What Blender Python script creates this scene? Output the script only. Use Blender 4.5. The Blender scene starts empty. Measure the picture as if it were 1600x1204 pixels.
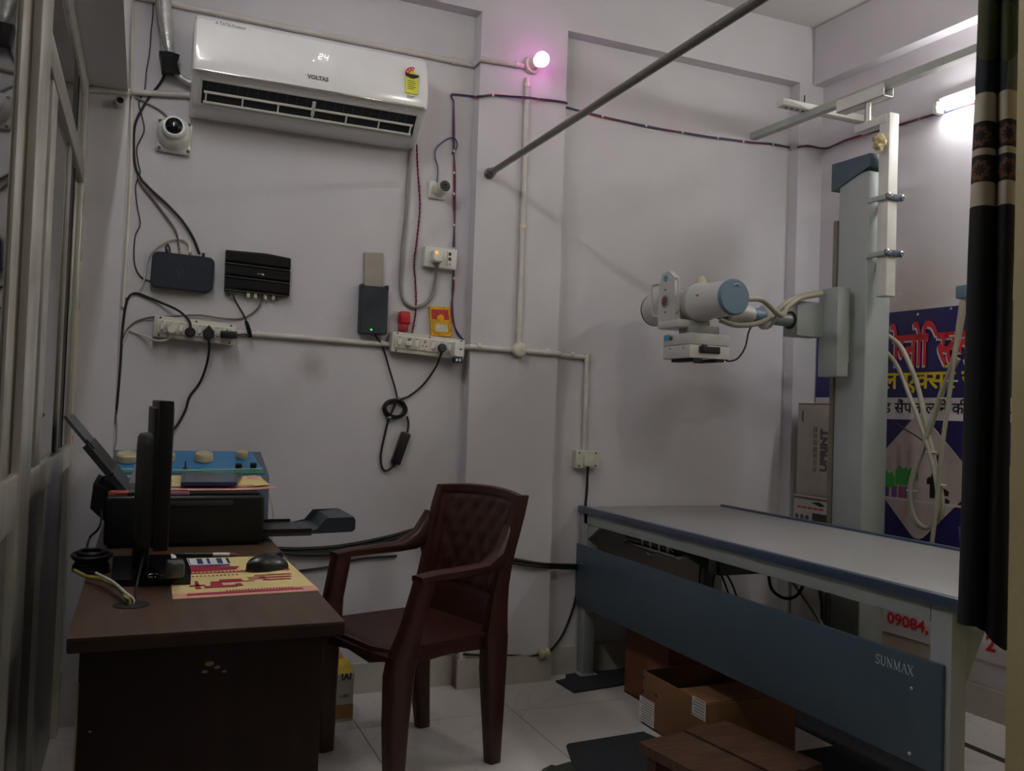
import bpy, bmesh, math, random
from mathutils import Vector, Matrix
random.seed(7)
S = bpy.context.scene
COL = S.collection
V = Vector
# ------------------------------------------------------------------ camera
FPX = 1364.0
CH = 1.1055                                     # lens height above the floor
yaw, pitch, roll = math.radians(22.91), math.radians(1.616), math.radians(1.979)
cF = V((math.sin(yaw)*math.cos(pitch), math.cos(yaw)*math.cos(pitch), math.sin(pitch)))
_r = V((math.cos(yaw), -math.sin(yaw), 0)); _u = _r.cross(cF)
cR = _r*math.cos(roll) + _u*math.sin(roll)
cU = -_r*math.sin(roll) + _u*math.cos(roll)
CAM = V((0, 0, CH))
cd = bpy.data.cameras.new('camera'); cam = bpy.data.objects.new('camera', cd); COL.objects.link(cam)
cd.sensor_width = 36; cd.sensor_fit = 'HORIZONTAL'; cd.lens = FPX/1600*36; cd.clip_start = .02
m = Matrix((cR, cU, -cF)).transposed().to_4x4(); m.translation = CAM
cam.matrix_world = m
S.camera = cam
# ------------------------------------------------------------------ world, exposure
w = bpy.data.worlds.new('world'); S.world = w; w.use_nodes = True
w.node_tree.nodes['Background'].inputs[0].default_value = (.5, .5, .55, 1)
w.node_tree.nodes['Background'].inputs[1].default_value = .02
S.view_settings.view_transform = 'Standard'; S.view_settings.look = 'None'
S.view_settings.gamma = 1; S.view_settings.use_curve_mapping = False
S.view_settings.exposure = 0.58
TUBE_R = 44.0      # tube lamp on the right wall
TUBE_L = 48.0       # tube lamp on the left beam, above the frame
PINK = 9.0
BULB = 190.0       # bulb on the near wall, right of the frame
# ------------------------------------------------------------------ measured planes of the room
YB, YP = 3.335, 3.27            # back wall recess, pier / beam face
ZS, ZC = 2.708, 2.984           # beam soffit, ceiling
def XR(y): return 2.955 + .0507*(3.335-y)      # right wall (not quite square to the back wall)
def ray(x, y): return cR*((x-800)/FPX) + cU*((602-y)/FPX) + cF
def hit(x, y, p, n):
    r = ray(x, y); n = V(n); return CAM + r*((V(p)-CAM).dot(n)/r.dot(n))
def WB(x, y, Y=YB): return hit(x, y, (0, Y, 0), (0, 1, 0))
def WX(x, y, X): return hit(x, y, (X, 0, 0), (1, 0, 0))
def WZ(x, y, Z): return hit(x, y, (0, 0, Z), (0, 0, 1))
RDIR = V((.0507, -1, 0)).normalized(); RN = V((-1, -.0507, 0)).normalized()
def WR(x, y, off=0): return hit(x, y, V((2.955, 3.335, 0))+RN*off, RN)
# ------------------------------------------------------------------ materials
def lin(h):
    h = h.lstrip('#'); c = [int(h[i:i+2], 16)/255 for i in (0, 2, 4)]
    return tuple((v/12.92 if v <= .04045 else ((v+.055)/1.055)**2.4) for v in c) + (1,)
MATS = {}
def M(name, hexc, rough=.5, metal=0, var=.08, scale=14, bump=0, spec=.5, bscale=None, coat=0, stretch=None):
    if name in MATS: return MATS[name]
    mt = bpy.data.materials.new(name); mt.use_nodes = True
    nt = mt.node_tree; N = nt.nodes; L = nt.links; b = N['Principled BSDF']
    c = lin(hexc)
    tc = N.new('ShaderNodeTexCoord'); nz = N.new('ShaderNodeTexNoise')
    src = tc.outputs['Object']
    if stretch:
        mp = N.new('ShaderNodeMapping'); mp.inputs['Scale'].default_value = stretch
        L.new(src, mp.inputs[0]); src = mp.outputs[0]
    nz.inputs['Scale'].default_value = scale; nz.inputs['Detail'].default_value = 5
    L.new(src, nz.inputs['Vector'])
    rp = N.new('ShaderNodeValToRGB')
    rp.color_ramp.elements[0].position = .3; rp.color_ramp.elements[1].position = .7
    rp.color_ramp.elements[0].color = tuple(v*(1-var) for v in c[:3])+(1,)
    rp.color_ramp.elements[1].color = tuple(min(1, v*(1+var)) for v in c[:3])+(1,)
    L.new(nz.outputs['Fac'], rp.inputs[0]); L.new(rp.outputs[0], b.inputs['Base Color'])
    b.inputs['Roughness'].default_value = rough; b.inputs['Metallic'].default_value = metal
    b.inputs['Specular IOR Level'].default_value = spec
    b.inputs['Coat Weight'].default_value = coat
    if bump:
        n2 = N.new('ShaderNodeTexNoise'); n2.inputs['Scale'].default_value = bscale or scale*6
        n2.inputs['Detail'].default_value = 4
        L.new(src, n2.inputs['Vector'])
        bp = N.new('ShaderNodeBump'); bp.inputs['Strength'].default_value = bump; bp.inputs['Distance'].default_value = .004
        L.new(n2.outputs['Fac'], bp.inputs['Height']); L.new(bp.outputs[0], b.inputs['Normal'])
    MATS[name] = mt; return mt
def EM(name, hexc, strength):
    mt = bpy.data.materials.new(name); mt.use_nodes = True
    b = mt.node_tree.nodes['Principled BSDF']; b.inputs['Base Color'].default_value = lin(hexc)
    b.inputs['Emission Color'].default_value = lin(hexc); b.inputs['Emission Strength'].default_value = strength
    MATS[name] = mt; return mt
def nodes(mt): return mt.node_tree.nodes, mt.node_tree.links, mt.node_tree.nodes['Principled BSDF']
def stain(mt, centre, rad, hexc, amt, nscale=9):
    """a smudge with a ragged outline, fixed on the surface (object = world coordinates on the walls)"""
    N, L, b = nodes(mt)
    tc = N.new('ShaderNodeTexCoord'); ds = N.new('ShaderNodeVectorMath'); ds.operation = 'DISTANCE'
    ds.inputs[1].default_value = centre; L.new(tc.outputs['Object'], ds.inputs[0])
    nz = N.new('ShaderNodeTexNoise'); nz.inputs['Scale'].default_value = nscale; nz.inputs['Detail'].default_value = 6
    L.new(tc.outputs['Object'], nz.inputs['Vector'])
    a = N.new('ShaderNodeMath'); a.operation = 'MULTIPLY_ADD'; a.inputs[1].default_value = rad*1.4; L.new(nz.outputs['Fac'], a.inputs[0])
    L.new(ds.outputs['Value'], a.inputs[2])
    mr = N.new('ShaderNodeMapRange'); mr.inputs['From Min'].default_value = rad*.8; mr.inputs['From Max'].default_value = rad*1.7
    mr.inputs['To Min'].default_value = amt; mr.inputs['To Max'].default_value = 0; L.new(a.outputs[0], mr.inputs['Value'])
    mx = N.new('ShaderNodeMix'); mx.data_type = 'RGBA'; old = b.inputs['Base Color'].links[0].from_socket
    L.new(mr.outputs[0], mx.inputs['Factor']); L.new(old, mx.inputs[6]); mx.inputs[7].default_value = lin(hexc)
    L.new(mx.outputs[2], b.inputs['Base Color'])
wallm = M('wall_paint', '#c9c6cb', .62, var=.05, scale=2.2, bump=.12, bscale=60)
stain(wallm, WB(488, 572), .07, '#8d8688', .55)
stain(wallm, WB(680, 790), .30, '#a9a3a3', .35, 3)
wall_r = M('wall_paint_right', '#c9c3c9', .62, var=.05, scale=2.0, bump=.12, bscale=60)
stain(wall_r, WR(1440, 470), .25, '#bda98d', .45, 4)
stain(wall_r, WR(1420, 1000), .35, '#a88f63', .6, 6)
ceilm = M('ceiling_paint', '#c9c6c4', .7, var=.03, scale=2)
beamm = M('beam_paint', '#aaa6ab', .65, var=.04, scale=2)
beige = M('beige_wall', '#b3a579', .6, var=.06, scale=5, bump=.2, bscale=80)
skirt = M('skirting_tile', '#b7b3a8', .35, var=.12, scale=5)
alu = M('aluminium', '#d4d1c6', .26, .35, var=.12, scale=6, stretch=(6, 6, .6))
alud = M('aluminium_dark', '#9b988e', .35, .35, var=.12, scale=6)
gasket = M('rubber_gasket', '#2b2a1c', .6, var=.3, scale=10)
white_pl = M('white_plastic', '#dedcd6', .35, var=.03)
ac_white = M('ac_white_gloss', '#e6e5e6', .16, var=.02, coat=.3)
ac_grey = M('ac_outlet_grey', '#c2c2c1', .35, var=.03)
cream = M('cream_plastic', '#cfcabb', .45, var=.1, scale=9)
pvc = M('pvc_conduit', '#c9c4be', .5, var=.10, scale=9)
black = M('black_plastic', '#151517', .4, var=.15)
blackm = M('black_rubber', '#121213', .55, var=.15)
darkgrey = M('dark_grey_plastic', '#2c2e31', .45, var=.1)
navy = M('navy_plastic', '#1a2230', .42, var=.1, scale=6)
slate = M('slate_device', '#27313a', .4, var=.1)
steel = M('steel', '#b7b5ae', .3, .9, var=.1)
chrome = M('chrome', '#d5d5d2', .12, 1, var=.03)
xgrey = M('xray_grey_paint', '#969c9b', .42, var=.04, scale=8)
xwhite = M('xray_ivory_paint', '#bab9b6', .4, var=.04, scale=8)
xblue = M('xray_blue_paint', '#41505d', .42, var=.05, scale=8)
xbluecap = M('xray_cap_blue', '#5f7688', .38, var=.06, scale=8)
xtrim = M('table_blue_trim', '#3b465a', .3, var=.06)
xtop = M('table_top_laminate', '#8b8b8b', .4, var=.04, scale=4)
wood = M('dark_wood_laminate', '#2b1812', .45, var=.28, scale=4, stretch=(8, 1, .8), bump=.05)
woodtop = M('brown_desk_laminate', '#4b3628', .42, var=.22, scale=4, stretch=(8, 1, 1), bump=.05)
chairm = M('maroon_plastic', '#391a14', .4, var=.12, scale=8)
card = M('brown_cardboard', '#7a5534', .75, var=.1, scale=10, bump=.05)
card2 = M('orange_cardboard', '#6b3d20', .75, var=.1, scale=10)
plank = M('old_plank', '#553a29', .75, var=.35, scale=5, stretch=(1, 9, 2), bump=.2)
matm = M('dark_mat', '#23262c', .85, var=.2, scale=40, bump=.4)
paper = M('white_paper', '#dcdad8', .7, var=.03)
yelpap = M('yellow_paper', '#dcc98a', .7, var=.05)
pinkp = M('pink_paper', '#d59a8c', .7, var=.05)
redink = M('maroon_ink', '#a3213c', .6, var=.1)
blueink = M('blue_ink', '#2d2f63', .6, var=.1)
blackink = M('black_ink', '#191919', .6, var=.1)
redpl = M('red_plastic', '#b3202e', .35, var=.06)
gold = M('gold_foil', '#d8a516', .3, .45, var=.35, scale=60, bump=.4)
posterblue = M('poster_navy', '#231f5a', .38, var=.08, scale=3)
posterwhite = M('poster_white', '#cfc8cc', .4, var=.03)
posterred = M('poster_red', '#c8232f', .4, var=.05)
posteryel = M('poster_yellow', '#d6b81c', .4, var=.05)
green = M('poster_green', '#2f9a3c', .4, var=.1)
orangeled = EM('orange_led', '#ff6a1e', 2.0)
greenled = EM('green_led', '#3dff6a', 1.5)
acled = EM('white_led', '#ffffff', .9)
wire_red = M('red_wire', '#a12438', .45, var=.15)
wire_blue = M('blue_wire', '#2f4a76', .45, var=.15)
wire_grey = M('grey_wire', '#86847f', .5, var=.1)
wire_white = M('white_wire', '#c6c2b4', .5, var=.1)
foil = M('foil_insulation', '#c4c5c3', .3, .45, var=.2, scale=30, bump=.9, bscale=70)
brasst = M('brass', '#9d7f4a', .35, .7)
pipe_steel = M('rod_steel', '#73726d', .28, .75, var=.08)
# ------------------------------------------------------------------ mesh helpers
WM = {}
def mworld(o): return WM.get(o.name, Matrix.Identity(4))
def thing(name, label, cat, loc=(0, 0, 0), rotz=0, group=None):
    o = bpy.data.objects.new(name, None); COL.objects.link(o); o.empty_display_size = .05
    o.location = loc; o.rotation_euler = (0, 0, rotz)
    WM[o.name] = Matrix.Translation(V(loc)) @ Matrix.Rotation(rotz, 4, 'Z')
    o['label'] = label; o['category'] = cat
    if group: o['group'] = group
    return o
def tag(o, label, cat, group=None):
    o['label'] = label; o['category'] = cat
    if group: o['group'] = group
    return o
class MB:
    def __init__(s): s.bm = bmesh.new()
    def box(s, a, b, bev=0, seg=2, mtx=None):
        a, b = V(a), V(b); lo = V([min(a[i], b[i]) for i in range(3)]); hi = V([max(a[i], b[i]) for i in range(3)])
        r = bmesh.ops.create_cube(s.bm, size=1)['verts']
        for v in r: v.co = V([lo[i]+(v.co[i]+.5)*(hi[i]-lo[i]) for i in range(3)])
        if bev:
            es = list({e for v in r for e in v.link_edges})
            bv = min(bev, .49*min(hi[i]-lo[i] for i in range(3)))
            o = bmesh.ops.bevel(s.bm, geom=es, offset=bv, segments=seg, affect='EDGES', profile=.5)
            r = list({v for f in o['faces'] for v in f.verts} | {v for v in r if v.is_valid})
        if mtx:
            for v in r: v.co = mtx @ v.co
        return s
    def ngon(s, pts, vec, mtx=None):
        """closed outline extruded along vec"""
        vec = V(vec); n = len(pts)
        f = [V(p) for p in pts]
        if mtx: f = [mtx @ p for p in f]; vec = mtx.to_3x3() @ vec
        A = [s.bm.verts.new(p) for p in f]; B = [s.bm.verts.new(p+vec) for p in f]
        fs = [s.bm.faces.new(A), s.bm.faces.new(B[::-1])]
        for i in range(n): fs.append(s.bm.faces.new((A[i], B[i], B[(i+1) % n], A[(i+1) % n])))
        bmesh.ops.recalc_face_normals(s.bm, faces=fs)
        return s
    def ring(s, c, u, v, ru, rv, n): return [s.bm.verts.new(c+u*(math.cos(2*math.pi*i/n)*ru)+v*(math.sin(2*math.pi*i/n)*rv)) for i in range(n)]
    def lathe(s, prof, p, axis, n=24, caps=True):
        """prof: list of (distance along axis, radius)"""
        p = V(p); ax = V(axis).normalized(); u = ax.orthogonal().normalized(); v = ax.cross(u)
        rs = [s.ring(p+ax*d, u, v, max(r, 1e-5), max(r, 1e-5), n) for d, r in prof]
        fs = []
        for a, b in zip(rs, rs[1:]):
            for i in range(n): fs.append(s.bm.faces.new((a[i], a[(i+1) % n], b[(i+1) % n], b[i])))
        if caps: fs.append(s.bm.faces.new(rs[0][::-1])); fs.append(s.bm.faces.new(rs[-1]))
        return s
    def cyl(s, a, b, r, r2=None, n=20):
        a, b = V(a), V(b); return s.lathe([(0, r), ((b-a).length, r if r2 is None else r2)], a, b-a, n)
    def tube(s, pts, r, n=8, sm=6, closed=False):
        pts = [V(p) for p in pts]
        if sm > 1 and len(pts) > 2: pts = crom(pts, sm, closed)
        m = len(pts); rings = []; prev = None
        for i in range(m):
            if closed: t = pts[(i+1) % m]-pts[i-1]
            else: t = pts[min(i+1, m-1)]-pts[max(i-1, 0)]
            if t.length < 1e-9: t = V((0, 0, 1))
            t.normalize()
            u = (t.orthogonal() if prev is None else prev-t*prev.dot(t))
            if u.length < 1e-6: u = t.orthogonal()
            u.normalize(); prev = u
            rings.append(s.ring(pts[i], u, t.cross(u), r, r, n))
        prs = list(zip(rings, rings[1:]))+([(rings[-1], rings[0])] if closed else [])
        for a, b in prs:
            for i in range(n): s.bm.faces.new((a[i], a[(i+1) % n], b[(i+1) % n], b[i]))
        if not closed: s.bm.faces.new(rings[0][::-1]); s.bm.faces.new(rings[-1])
        return s
    def sphere(s, c, r, sc=(1, 1, 1), u=20, v=12):
        q = bmesh.ops.create_uvsphere(s.bm, u_segments=u, v_segments=v, radius=r)['verts']
        for k in q: k.co = V(c)+V([k.co[i]*sc[i] for i in range(3)])
        return s
    def grid(s, fn, nu, nv, thick=None):
        """fn(i,j)->point; thick(i,j)->offset vector makes it a closed shell"""
        A = [[s.bm.verts.new(fn(i, j)) for j in range(nv)] for i in range(nu)]
        fs = [s.bm.faces.new((A[i][j], A[i+1][j], A[i+1][j+1], A[i][j+1])) for i in range(nu-1) for j in range(nv-1)]
        if thick:
            B = [[s.bm.verts.new(A[i][j].co+V(thick(i, j))) for j in range(nv)] for i in range(nu)]
            fs += [s.bm.faces.new((B[i][j], B[i][j+1], B[i+1][j+1], B[i+1][j])) for i in range(nu-1) for j in range(nv-1)]
            for i in range(nu-1):
                for j in (0, nv-1): fs.append(s.bm.faces.new((A[i][j], A[i+1][j], B[i+1][j], B[i][j])))
            for j in range(nv-1):
                for i in (0, nu-1): fs.append(s.bm.faces.new((A[i][j], A[i][j+1], B[i][j+1], B[i][j])))
        bmesh.ops.recalc_face_normals(s.bm, faces=fs)
        return s
    def loft(s, secs, cap=True):
        """list of closed sections with the same number of points"""
        R = [[s.bm.verts.new(V(p)) for p in q] for q in secs]; n = len(R[0]); fs = []
        for a, b in zip(R, R[1:]):
            for i in range(n): fs.append(s.bm.faces.new((a[i], a[(i+1) % n], b[(i+1) % n], b[i])))
        if cap: fs.append(s.bm.faces.new(R[0][::-1])); fs.append(s.bm.faces.new(R[-1]))
        bmesh.ops.recalc_face_normals(s.bm, faces=fs)
        return s
    def put(s, name, mat, parent=None, local=False, ang=38, origin=None, kind=None):
        me = bpy.data.meshes.new(name)
        if parent is not None:
            W = mworld(parent)
            if not local: s.bm.transform(W.inverted())
        elif origin is not False:
            if origin is None:
                xs = [v.co for v in s.bm.verts]
                origin = V(((min(c.x for c in xs)+max(c.x for c in xs))/2, (min(c.y for c in xs)+max(c.y for c in xs))/2, min(c.z for c in xs)))
            s.bm.transform(Matrix.Translation(-V(origin)))
        s.bm.to_mesh(me); s.bm.free()
        return link_mesh(name, me, mat, parent, origin, ang, kind)
def link_mesh(name, me, mat, parent, origin=None, ang=38, kind=None):
    for p in me.polygons: p.use_smooth = True
    me.set_sharp_from_angle(angle=math.radians(ang))
    me.materials.append(mat)
    o = bpy.data.objects.new(name, me); COL.objects.link(o)
    if parent is not None: o.parent = parent; WM[o.name] = mworld(parent)
    elif origin is not False and origin is not None:
        o.location = origin; WM[o.name] = Matrix.Translation(V(origin))
    if kind: o['kind'] = kind
    return o
def crom(P, k, closed=False):
    out = []; n = len(P)
    rng = range(n if closed else n-1)
    for i in rng:
        p0 = P[i-1] if (i > 0 or closed) else P[0]*2-P[1]
        p1 = P[i]; p2 = P[(i+1) % n]
        p3 = P[(i+2) % n] if (closed or i+2 < n) else P[-1]*2-P[-2]
        for j in range(k):
            t = j/k
            out.append(.5*((2*p1)+(p2-p0)*t+(2*p0-5*p1+4*p2-p3)*t*t+(3*p1-p0-3*p2+p3)*t**3))
    if not closed: out.append(P[-1])
    return out
def struct(mb, name, mat):
    o = mb.put(name, mat, None, origin=False); o['kind'] = 'structure'; return o
def bx(a, b, bev=0, seg=2): return MB().box(a, b, bev, seg)
# ---- lettering: default font outlines turned into thin mesh
def text_mesh(body, bold=0, ext=.004):
    c = bpy.data.curves.new('t', 'FONT'); c.body = body; c.offset = bold; c.extrude = ext; c.resolution_u = 3
    o = bpy.data.objects.new('t', c); COL.objects.link(o)
    bpy.context.view_layer.update()
    me = bpy.data.meshes.new_from_object(o.evaluated_get(bpy.context.evaluated_depsgraph_get()))
    bpy.data.objects.remove(o); bpy.data.curves.remove(c)
    return me
def place(bmt, name, mat, parent, centre, right, up, width=None, height=None, thick=.0008):
    """fit a flat bmesh (xy) into width x height around centre on a surface"""
    xs = [v.co.x for v in bmt.verts]; ys = [v.co.y for v in bmt.verts]
    cx, cy = (min(xs)+max(xs))/2, (min(ys)+max(ys))/2; w0, h0 = max(xs)-min(xs), max(ys)-min(ys)
    sx = width/w0 if width else height/h0; sy = height/h0 if height else sx
    r, u = V(right).normalized(), V(up).normalized(); n = r.cross(u)
    zs = [v.co.z for v in bmt.verts]; z0, z1 = min(zs), max(zs)
    for v in bmt.verts:
        x, y, z = v.co
        v.co = V(centre)+r*((x-cx)*sx)+u*((y-cy)*sy)+n*((z-z0)/max(z1-z0, 1e-6)*thick)
    me = bpy.data.meshes.new(name); bmt.transform(mworld(parent).inverted()); bmt.to_mesh(me); bmt.free()
    o = link_mesh(name, me, mat, parent); return o
def text(body, name, mat, parent, centre, right, up, width=None, height=None, bold=0):
    b = bmesh.new(); me = text_mesh(body, bold); b.from_mesh(me); bpy.data.meshes.remove(me)
    return place(b, name, mat, parent, centre, right, up, width, height)
def hindi(pieces, bold=.02, gap=-.015):
    """glyph pieces in visual order, each (characters, kept fraction of its width, shift)"""
    B = bmesh.new(); x = 0
    for p in pieces:
        s, keep = p[0], (p[1] if len(p) > 1 else 1); back = p[2] if len(p) > 2 else 0
        if s == ' ': x += .28; continue
        me = text_mesh(s, bold); b = bmesh.new(); b.from_mesh(me); bpy.data.meshes.remove(me)
        x0 = min(v.co.x for v in b.verts); x1 = max(v.co.x for v in b.verts)
        if keep < 1:
            bmesh.ops.bisect_plane(b, geom=b.verts[:]+b.edges[:]+b.faces[:], plane_co=(x0+(x1-x0)*keep, 0, 0), plane_no=(1, 0, 0), clear_outer=True)
            x1 = x0+(x1-x0)*keep
        for v in b.verts: v.co.x += x-x0+back
        t = bpy.data.meshes.new('t'); b.to_mesh(t); b.free(); B.from_mesh(t); bpy.data.meshes.remove(t)
        x += x1-x0+gap+back
    return B
BX, BZ = V((1, 0, 0)), V((0, 0, 1))
# cable runs given as points seen on a plane
def run(pts, Y=YB, off=.006): return [WB(p[0], p[1], (p[2] if len(p) > 2 else Y)-off) for p in pts]
def cable(name, label, pts, r, mat, n=8, sm=6, cat='cable', group=None):
    return tag(MB().tube(pts, r, n, sm).put(name, mat), label, cat, group)
# ================================================================== ROOM
# floor: slab with individual marble tiles (0.575 m) and a dark border strip
fl = struct(bx((-.5, -1.4, -.12), (3.4, 3.5, -.012)), 'floor', M('floor_grout', '#6f6a60', .8))
tilem = M('marble_tile', '#cfcac6', .22, var=.06, scale=3)
N, L, b = nodes(tilem)
tc = N.new('ShaderNodeTexCoord'); nz = N.new('ShaderNodeTexNoise'); nz.inputs['Scale'].default_value = 1.5; nz.inputs['Detail'].default_value = 6; nz.inputs['Distortion'].default_value = 1.6
L.new(tc.outputs['Object'], nz.inputs['Vector'])
ab = N.new('ShaderNodeMath'); ab.operation = 'SUBTRACT'; ab.inputs[1].default_value = .5; L.new(nz.outputs['Fac'], ab.inputs[0])
a2 = N.new('ShaderNodeMath'); a2.operation = 'ABSOLUTE'; L.new(ab.outputs[0], a2.inputs[0])
mr = N.new('ShaderNodeMapRange'); mr.inputs['From Max'].default_value = .022; mr.inputs['To Min'].default_value = .16; mr.inputs['To Max'].default_value = 0; L.new(a2.outputs[0], mr.inputs['Value'])
mx = N.new('ShaderNodeMix'); mx.data_type = 'RGBA'; old = b.inputs['Base Color'].links[0].from_socket
L.new(mr.outputs[0], mx.inputs['Factor']); L.new(old, mx.inputs[6]); mx.inputs[7].default_value = lin('#8b8378'); L.new(mx.outputs[2], b.inputs['Base Color'])
T = .575; gx0, gy0 = .731-2*T, 2.97-7*T
for i in range(0, 7):
    for j in range(0, 8):
        x0, x1 = gx0+i*T, gx0+(i+1)*T; y0, y1 = gy0+j*T, gy0+(j+1)*T
        x0, x1, y0, y1 = max(x0, -.4), min(x1, 3.12), max(y0, -1.3), min(y1, YB)
        if x1-x0 < .02 or y1-y0 < .02: continue
        g = .0012
        bx((x0+g, y0+g, -.012), (x1-g, y1-g, 0)).put('tile', tilem, fl)
bx((2.665, .95, -.011), (2.70, 2.6, .0008)).put('border_strip', M('black_granite', '#1d1c1b', .25), fl)
struct(bx((-.5, -1.4, ZC), (3.4, 3.5, ZC+.1)), 'ceiling', ceilm)
wb = struct(bx((-.09, YB, 0), (3.2, 3.5, ZC)), 'wall_back', wallm)
bx((1.196, YP, 0), (1.583, YB, ZS)).put('pillar', wallm, wb)
bx((-.09, YP, ZS), (2.89, YB, ZC)).put('beam', wallm, wb)
bx((2.815, YP, 0), (2.96, YB, ZS)).put('corner_pillar', wallm, wb)
wl = struct(bx((-.5, YP, 0), (-.085, 3.5, 2.15)), 'wall_left', wallm)
bx((-.5, -1.4, 2.15), (-.09, 3.5, ZC)).put('beam', wallm, wl)
# right wall, not square to the back wall
def rbox(y0, y1, off0, off1, z0, z1):
    P = lambda y, o: V((XR(y)-o, y, 0))
    q = [P(y1, off0), P(y0, off0), P(y0, off1), P(y1, off1)]
    return MB().ngon([V((p.x, p.y, z0)) for p in q], (0, 0, z1-z0))
wr = struct(rbox(.9, 3.5, 0, -.15, 0, ZC), 'wall_right', wall_r)
rbox(.9, 3.335, .065, 0, ZS, ZC).put('beam', wall_r, wr)
struct(bx((1.245, -1.4, 0), (3.3, .948, ZC)), 'wall_near', beige)
struct(bx((-.5, -1.4, 0), (1.245, -1.3, ZC)), 'wall_behind', wallm)
bb = struct(bx((-.085, YB-.012, 0), (1.19, YB, .115)), 'baseboard_back', skirt)
bx((1.186, YP-.012, 0), (1.595, YP, .115)).put('baseboard', skirt, bb)
bx((1.186, YP, 0), (1.196, YB-.012, .115)).put('baseboard_return', M('skirt_dirty', '#6e5a52', .5, var=.3, scale=12), bb)
bx((1.595, YB-.012, 0), (2.835, YB, .115)).put('baseboard', skirt, bb)
struct(rbox(.95, 3.268, .012, 0, 0, .115), 'baseboard_right', skirt)
# ---- aluminium glazed partition on the left
glass = M('tinted_glass', '#0c0e0e', .03, var=.1, scale=3)
glass.node_tree.nodes['Principled BSDF'].inputs['IOR'].default_value = 2.4
wn = struct(bx((-.245, 3.17, 0), (-.208, YP, 2.15), .003), 'window_1', alu)
XI = -.21
def mem(name, y0, y1, z0, z1, xf=XI, xb=-.245, mat=alu, bev=.004): return bx((xb, y0, z0), (xf, y1, z1), bev).put(name, mat, wn)
mem('head_rail', -1.3, 3.17, 2.085, 2.15)
mem('transom_rail', 2.05, 3.17, 1.80, 1.87, xf=-.206, mat=alud)
mem('sill_rail', 2.05, 3.17, .875, .945, xf=-.206)
mem('sill_rail', -1.3, 1.87, .855, .955, xf=-.207)
mem('mullion', 1.68, 1.765, .955, 2.085, xf=-.213)
mem('brush_seal', 1.765, 1.87, .955, 2.085, xf=-.220, mat=gasket, bev=0)
mem('brush_seal', 1.805, 1.825, .955, 2.085, xf=-.2185, mat=M('seal_strip', '#6b6232', .6), bev=0)
mem('mullion', 1.87, 2.05, 0, 2.15, xf=-.205)
mem('brush_seal', 2.05, 2.16, .945, 2.085, xf=-.221, mat=gasket, bev=0)
mem('sash_stile', 2.16, 2.27, .945, 1.80, xf=-.209)
mem('sash_stile', 2.70, 2.77, .945, 1.80, xf=-.213, mat=alud)
mem('brush_seal', 2.77, 2.98, .945, 2.085, xf=-.222, mat=gasket, bev=0)
mem('mullion', 2.45, 2.50, 0, .875, xf=-.212, mat=alud)
for y0, y1, z0, z1 in ((-1.3, 1.68, .955, 2.085), (2.27, 2.70, .945, 1.80), (2.98, 3.17, .945, 1.80), (2.16, 2.77, 1.87, 2.085), (2.98, 3.17, 1.87, 2.085)):
    mem('pane', y0, y1, z0, z1, xf=-.2185, xb=-.2265, mat=glass, bev=0)
frost = M('lower_panel_laminate', '#5f625f', .3, var=.25, scale=3)
mem('lower_panel', -1.3, 1.87, 0, .855, xf=-.222, xb=-.234, mat=frost, bev=0)
mem('lower_panel', 2.05, 2.45, 0, .875, xf=-.226, xb=-.234, mat=frost, bev=0)
mem('lower_panel', 2.50, 3.17, 0, .875, xf=-.226, xb=-.234, mat=frost, bev=0)
tp = mem('protective_tape', 3.20, 3.262, .2, 1.55, xf=-.2065, xb=-.2085, mat=M('tape', '#c3bba6', .5, var=.1), bev=0)
for z in (1.40, .96, .55):
    MB().lathe([(0, .012), (.001, .012)], (-.2068, 3.232, z), (1, 0, 0), 16).put('printed_mark', posterred, tp)
# ================================================================== LAMPS
t = thing('tube_light', 'switched-on white tube light high on the right wall beside the curtain', 'tube light', (XR(2.0)-.03, 2.0, 2.40))
LT = RDIR
def along(y, o, z): return V((XR(y)-o, y, z))
rm = Matrix.Translation(along(2.0, .015, 2.425)) @ Matrix.Rotation(math.atan2(LT.y, LT.x), 4, 'Z')
MB().box((-.61, -.015, -.022), (.61, .015, .022), .004, mtx=rm).put('batten', white_pl, t)
for s in (-1, 1):
    rh = Matrix.Translation(along(2.0, .036, 2.40)) @ Matrix.Rotation(math.atan2(LT.y, LT.x), 4, 'Z')
    MB().box((s*.605-.012, -.022, -.02), (s*.605+.012, .022, .025), .004, mtx=rh).put('lamp_holder', white_pl, t)
a0 = along(2.0, .045, 2.40)
MB().cyl(a0-LT*.595, a0+LT*.595, .013, n=16).put('tube', EM('tube_glow', '#fafcfa', TUBE_R), t)
t = thing('tube_light', 'white tube light on the beam above the partition', 'tube light', (-.06, 1.9, 2.68))
bx((-.09, 1.3, 2.69), (-.06, 2.52, 2.73), .004).put('batten', white_pl, t)
for y in (1.305, 2.505): bx((-.062, y-.012, 2.675), (-.02, y+.012, 2.725), .004).put('lamp_holder', white_pl, t)
MB().cyl((-.045, 1.315, 2.70), (-.045, 2.495, 2.70), .013, n=16).put('tube', EM('tube_glow_left', '#fafbfa', TUBE_L), t)
lb = V((1.62, .948, 2.52))
t = thing('wall_bulb', 'white bulb in a holder high on the near wall', 'bulb', lb)
MB().lathe([(0, .034), (.018, .034), (.022, .024), (.05, .022)], lb, (0, 1, -.1), 20).put('holder', cream, t)
MB().lathe([(0, .016), (.008, .02), (.03, .03), (.05, .028), (.062, .012)], lb+V((0, .048, -.005)), (0, 1, -.1), 20).put('bulb', EM('bulb_glow', '#fafbfc', BULB), t)
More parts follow.
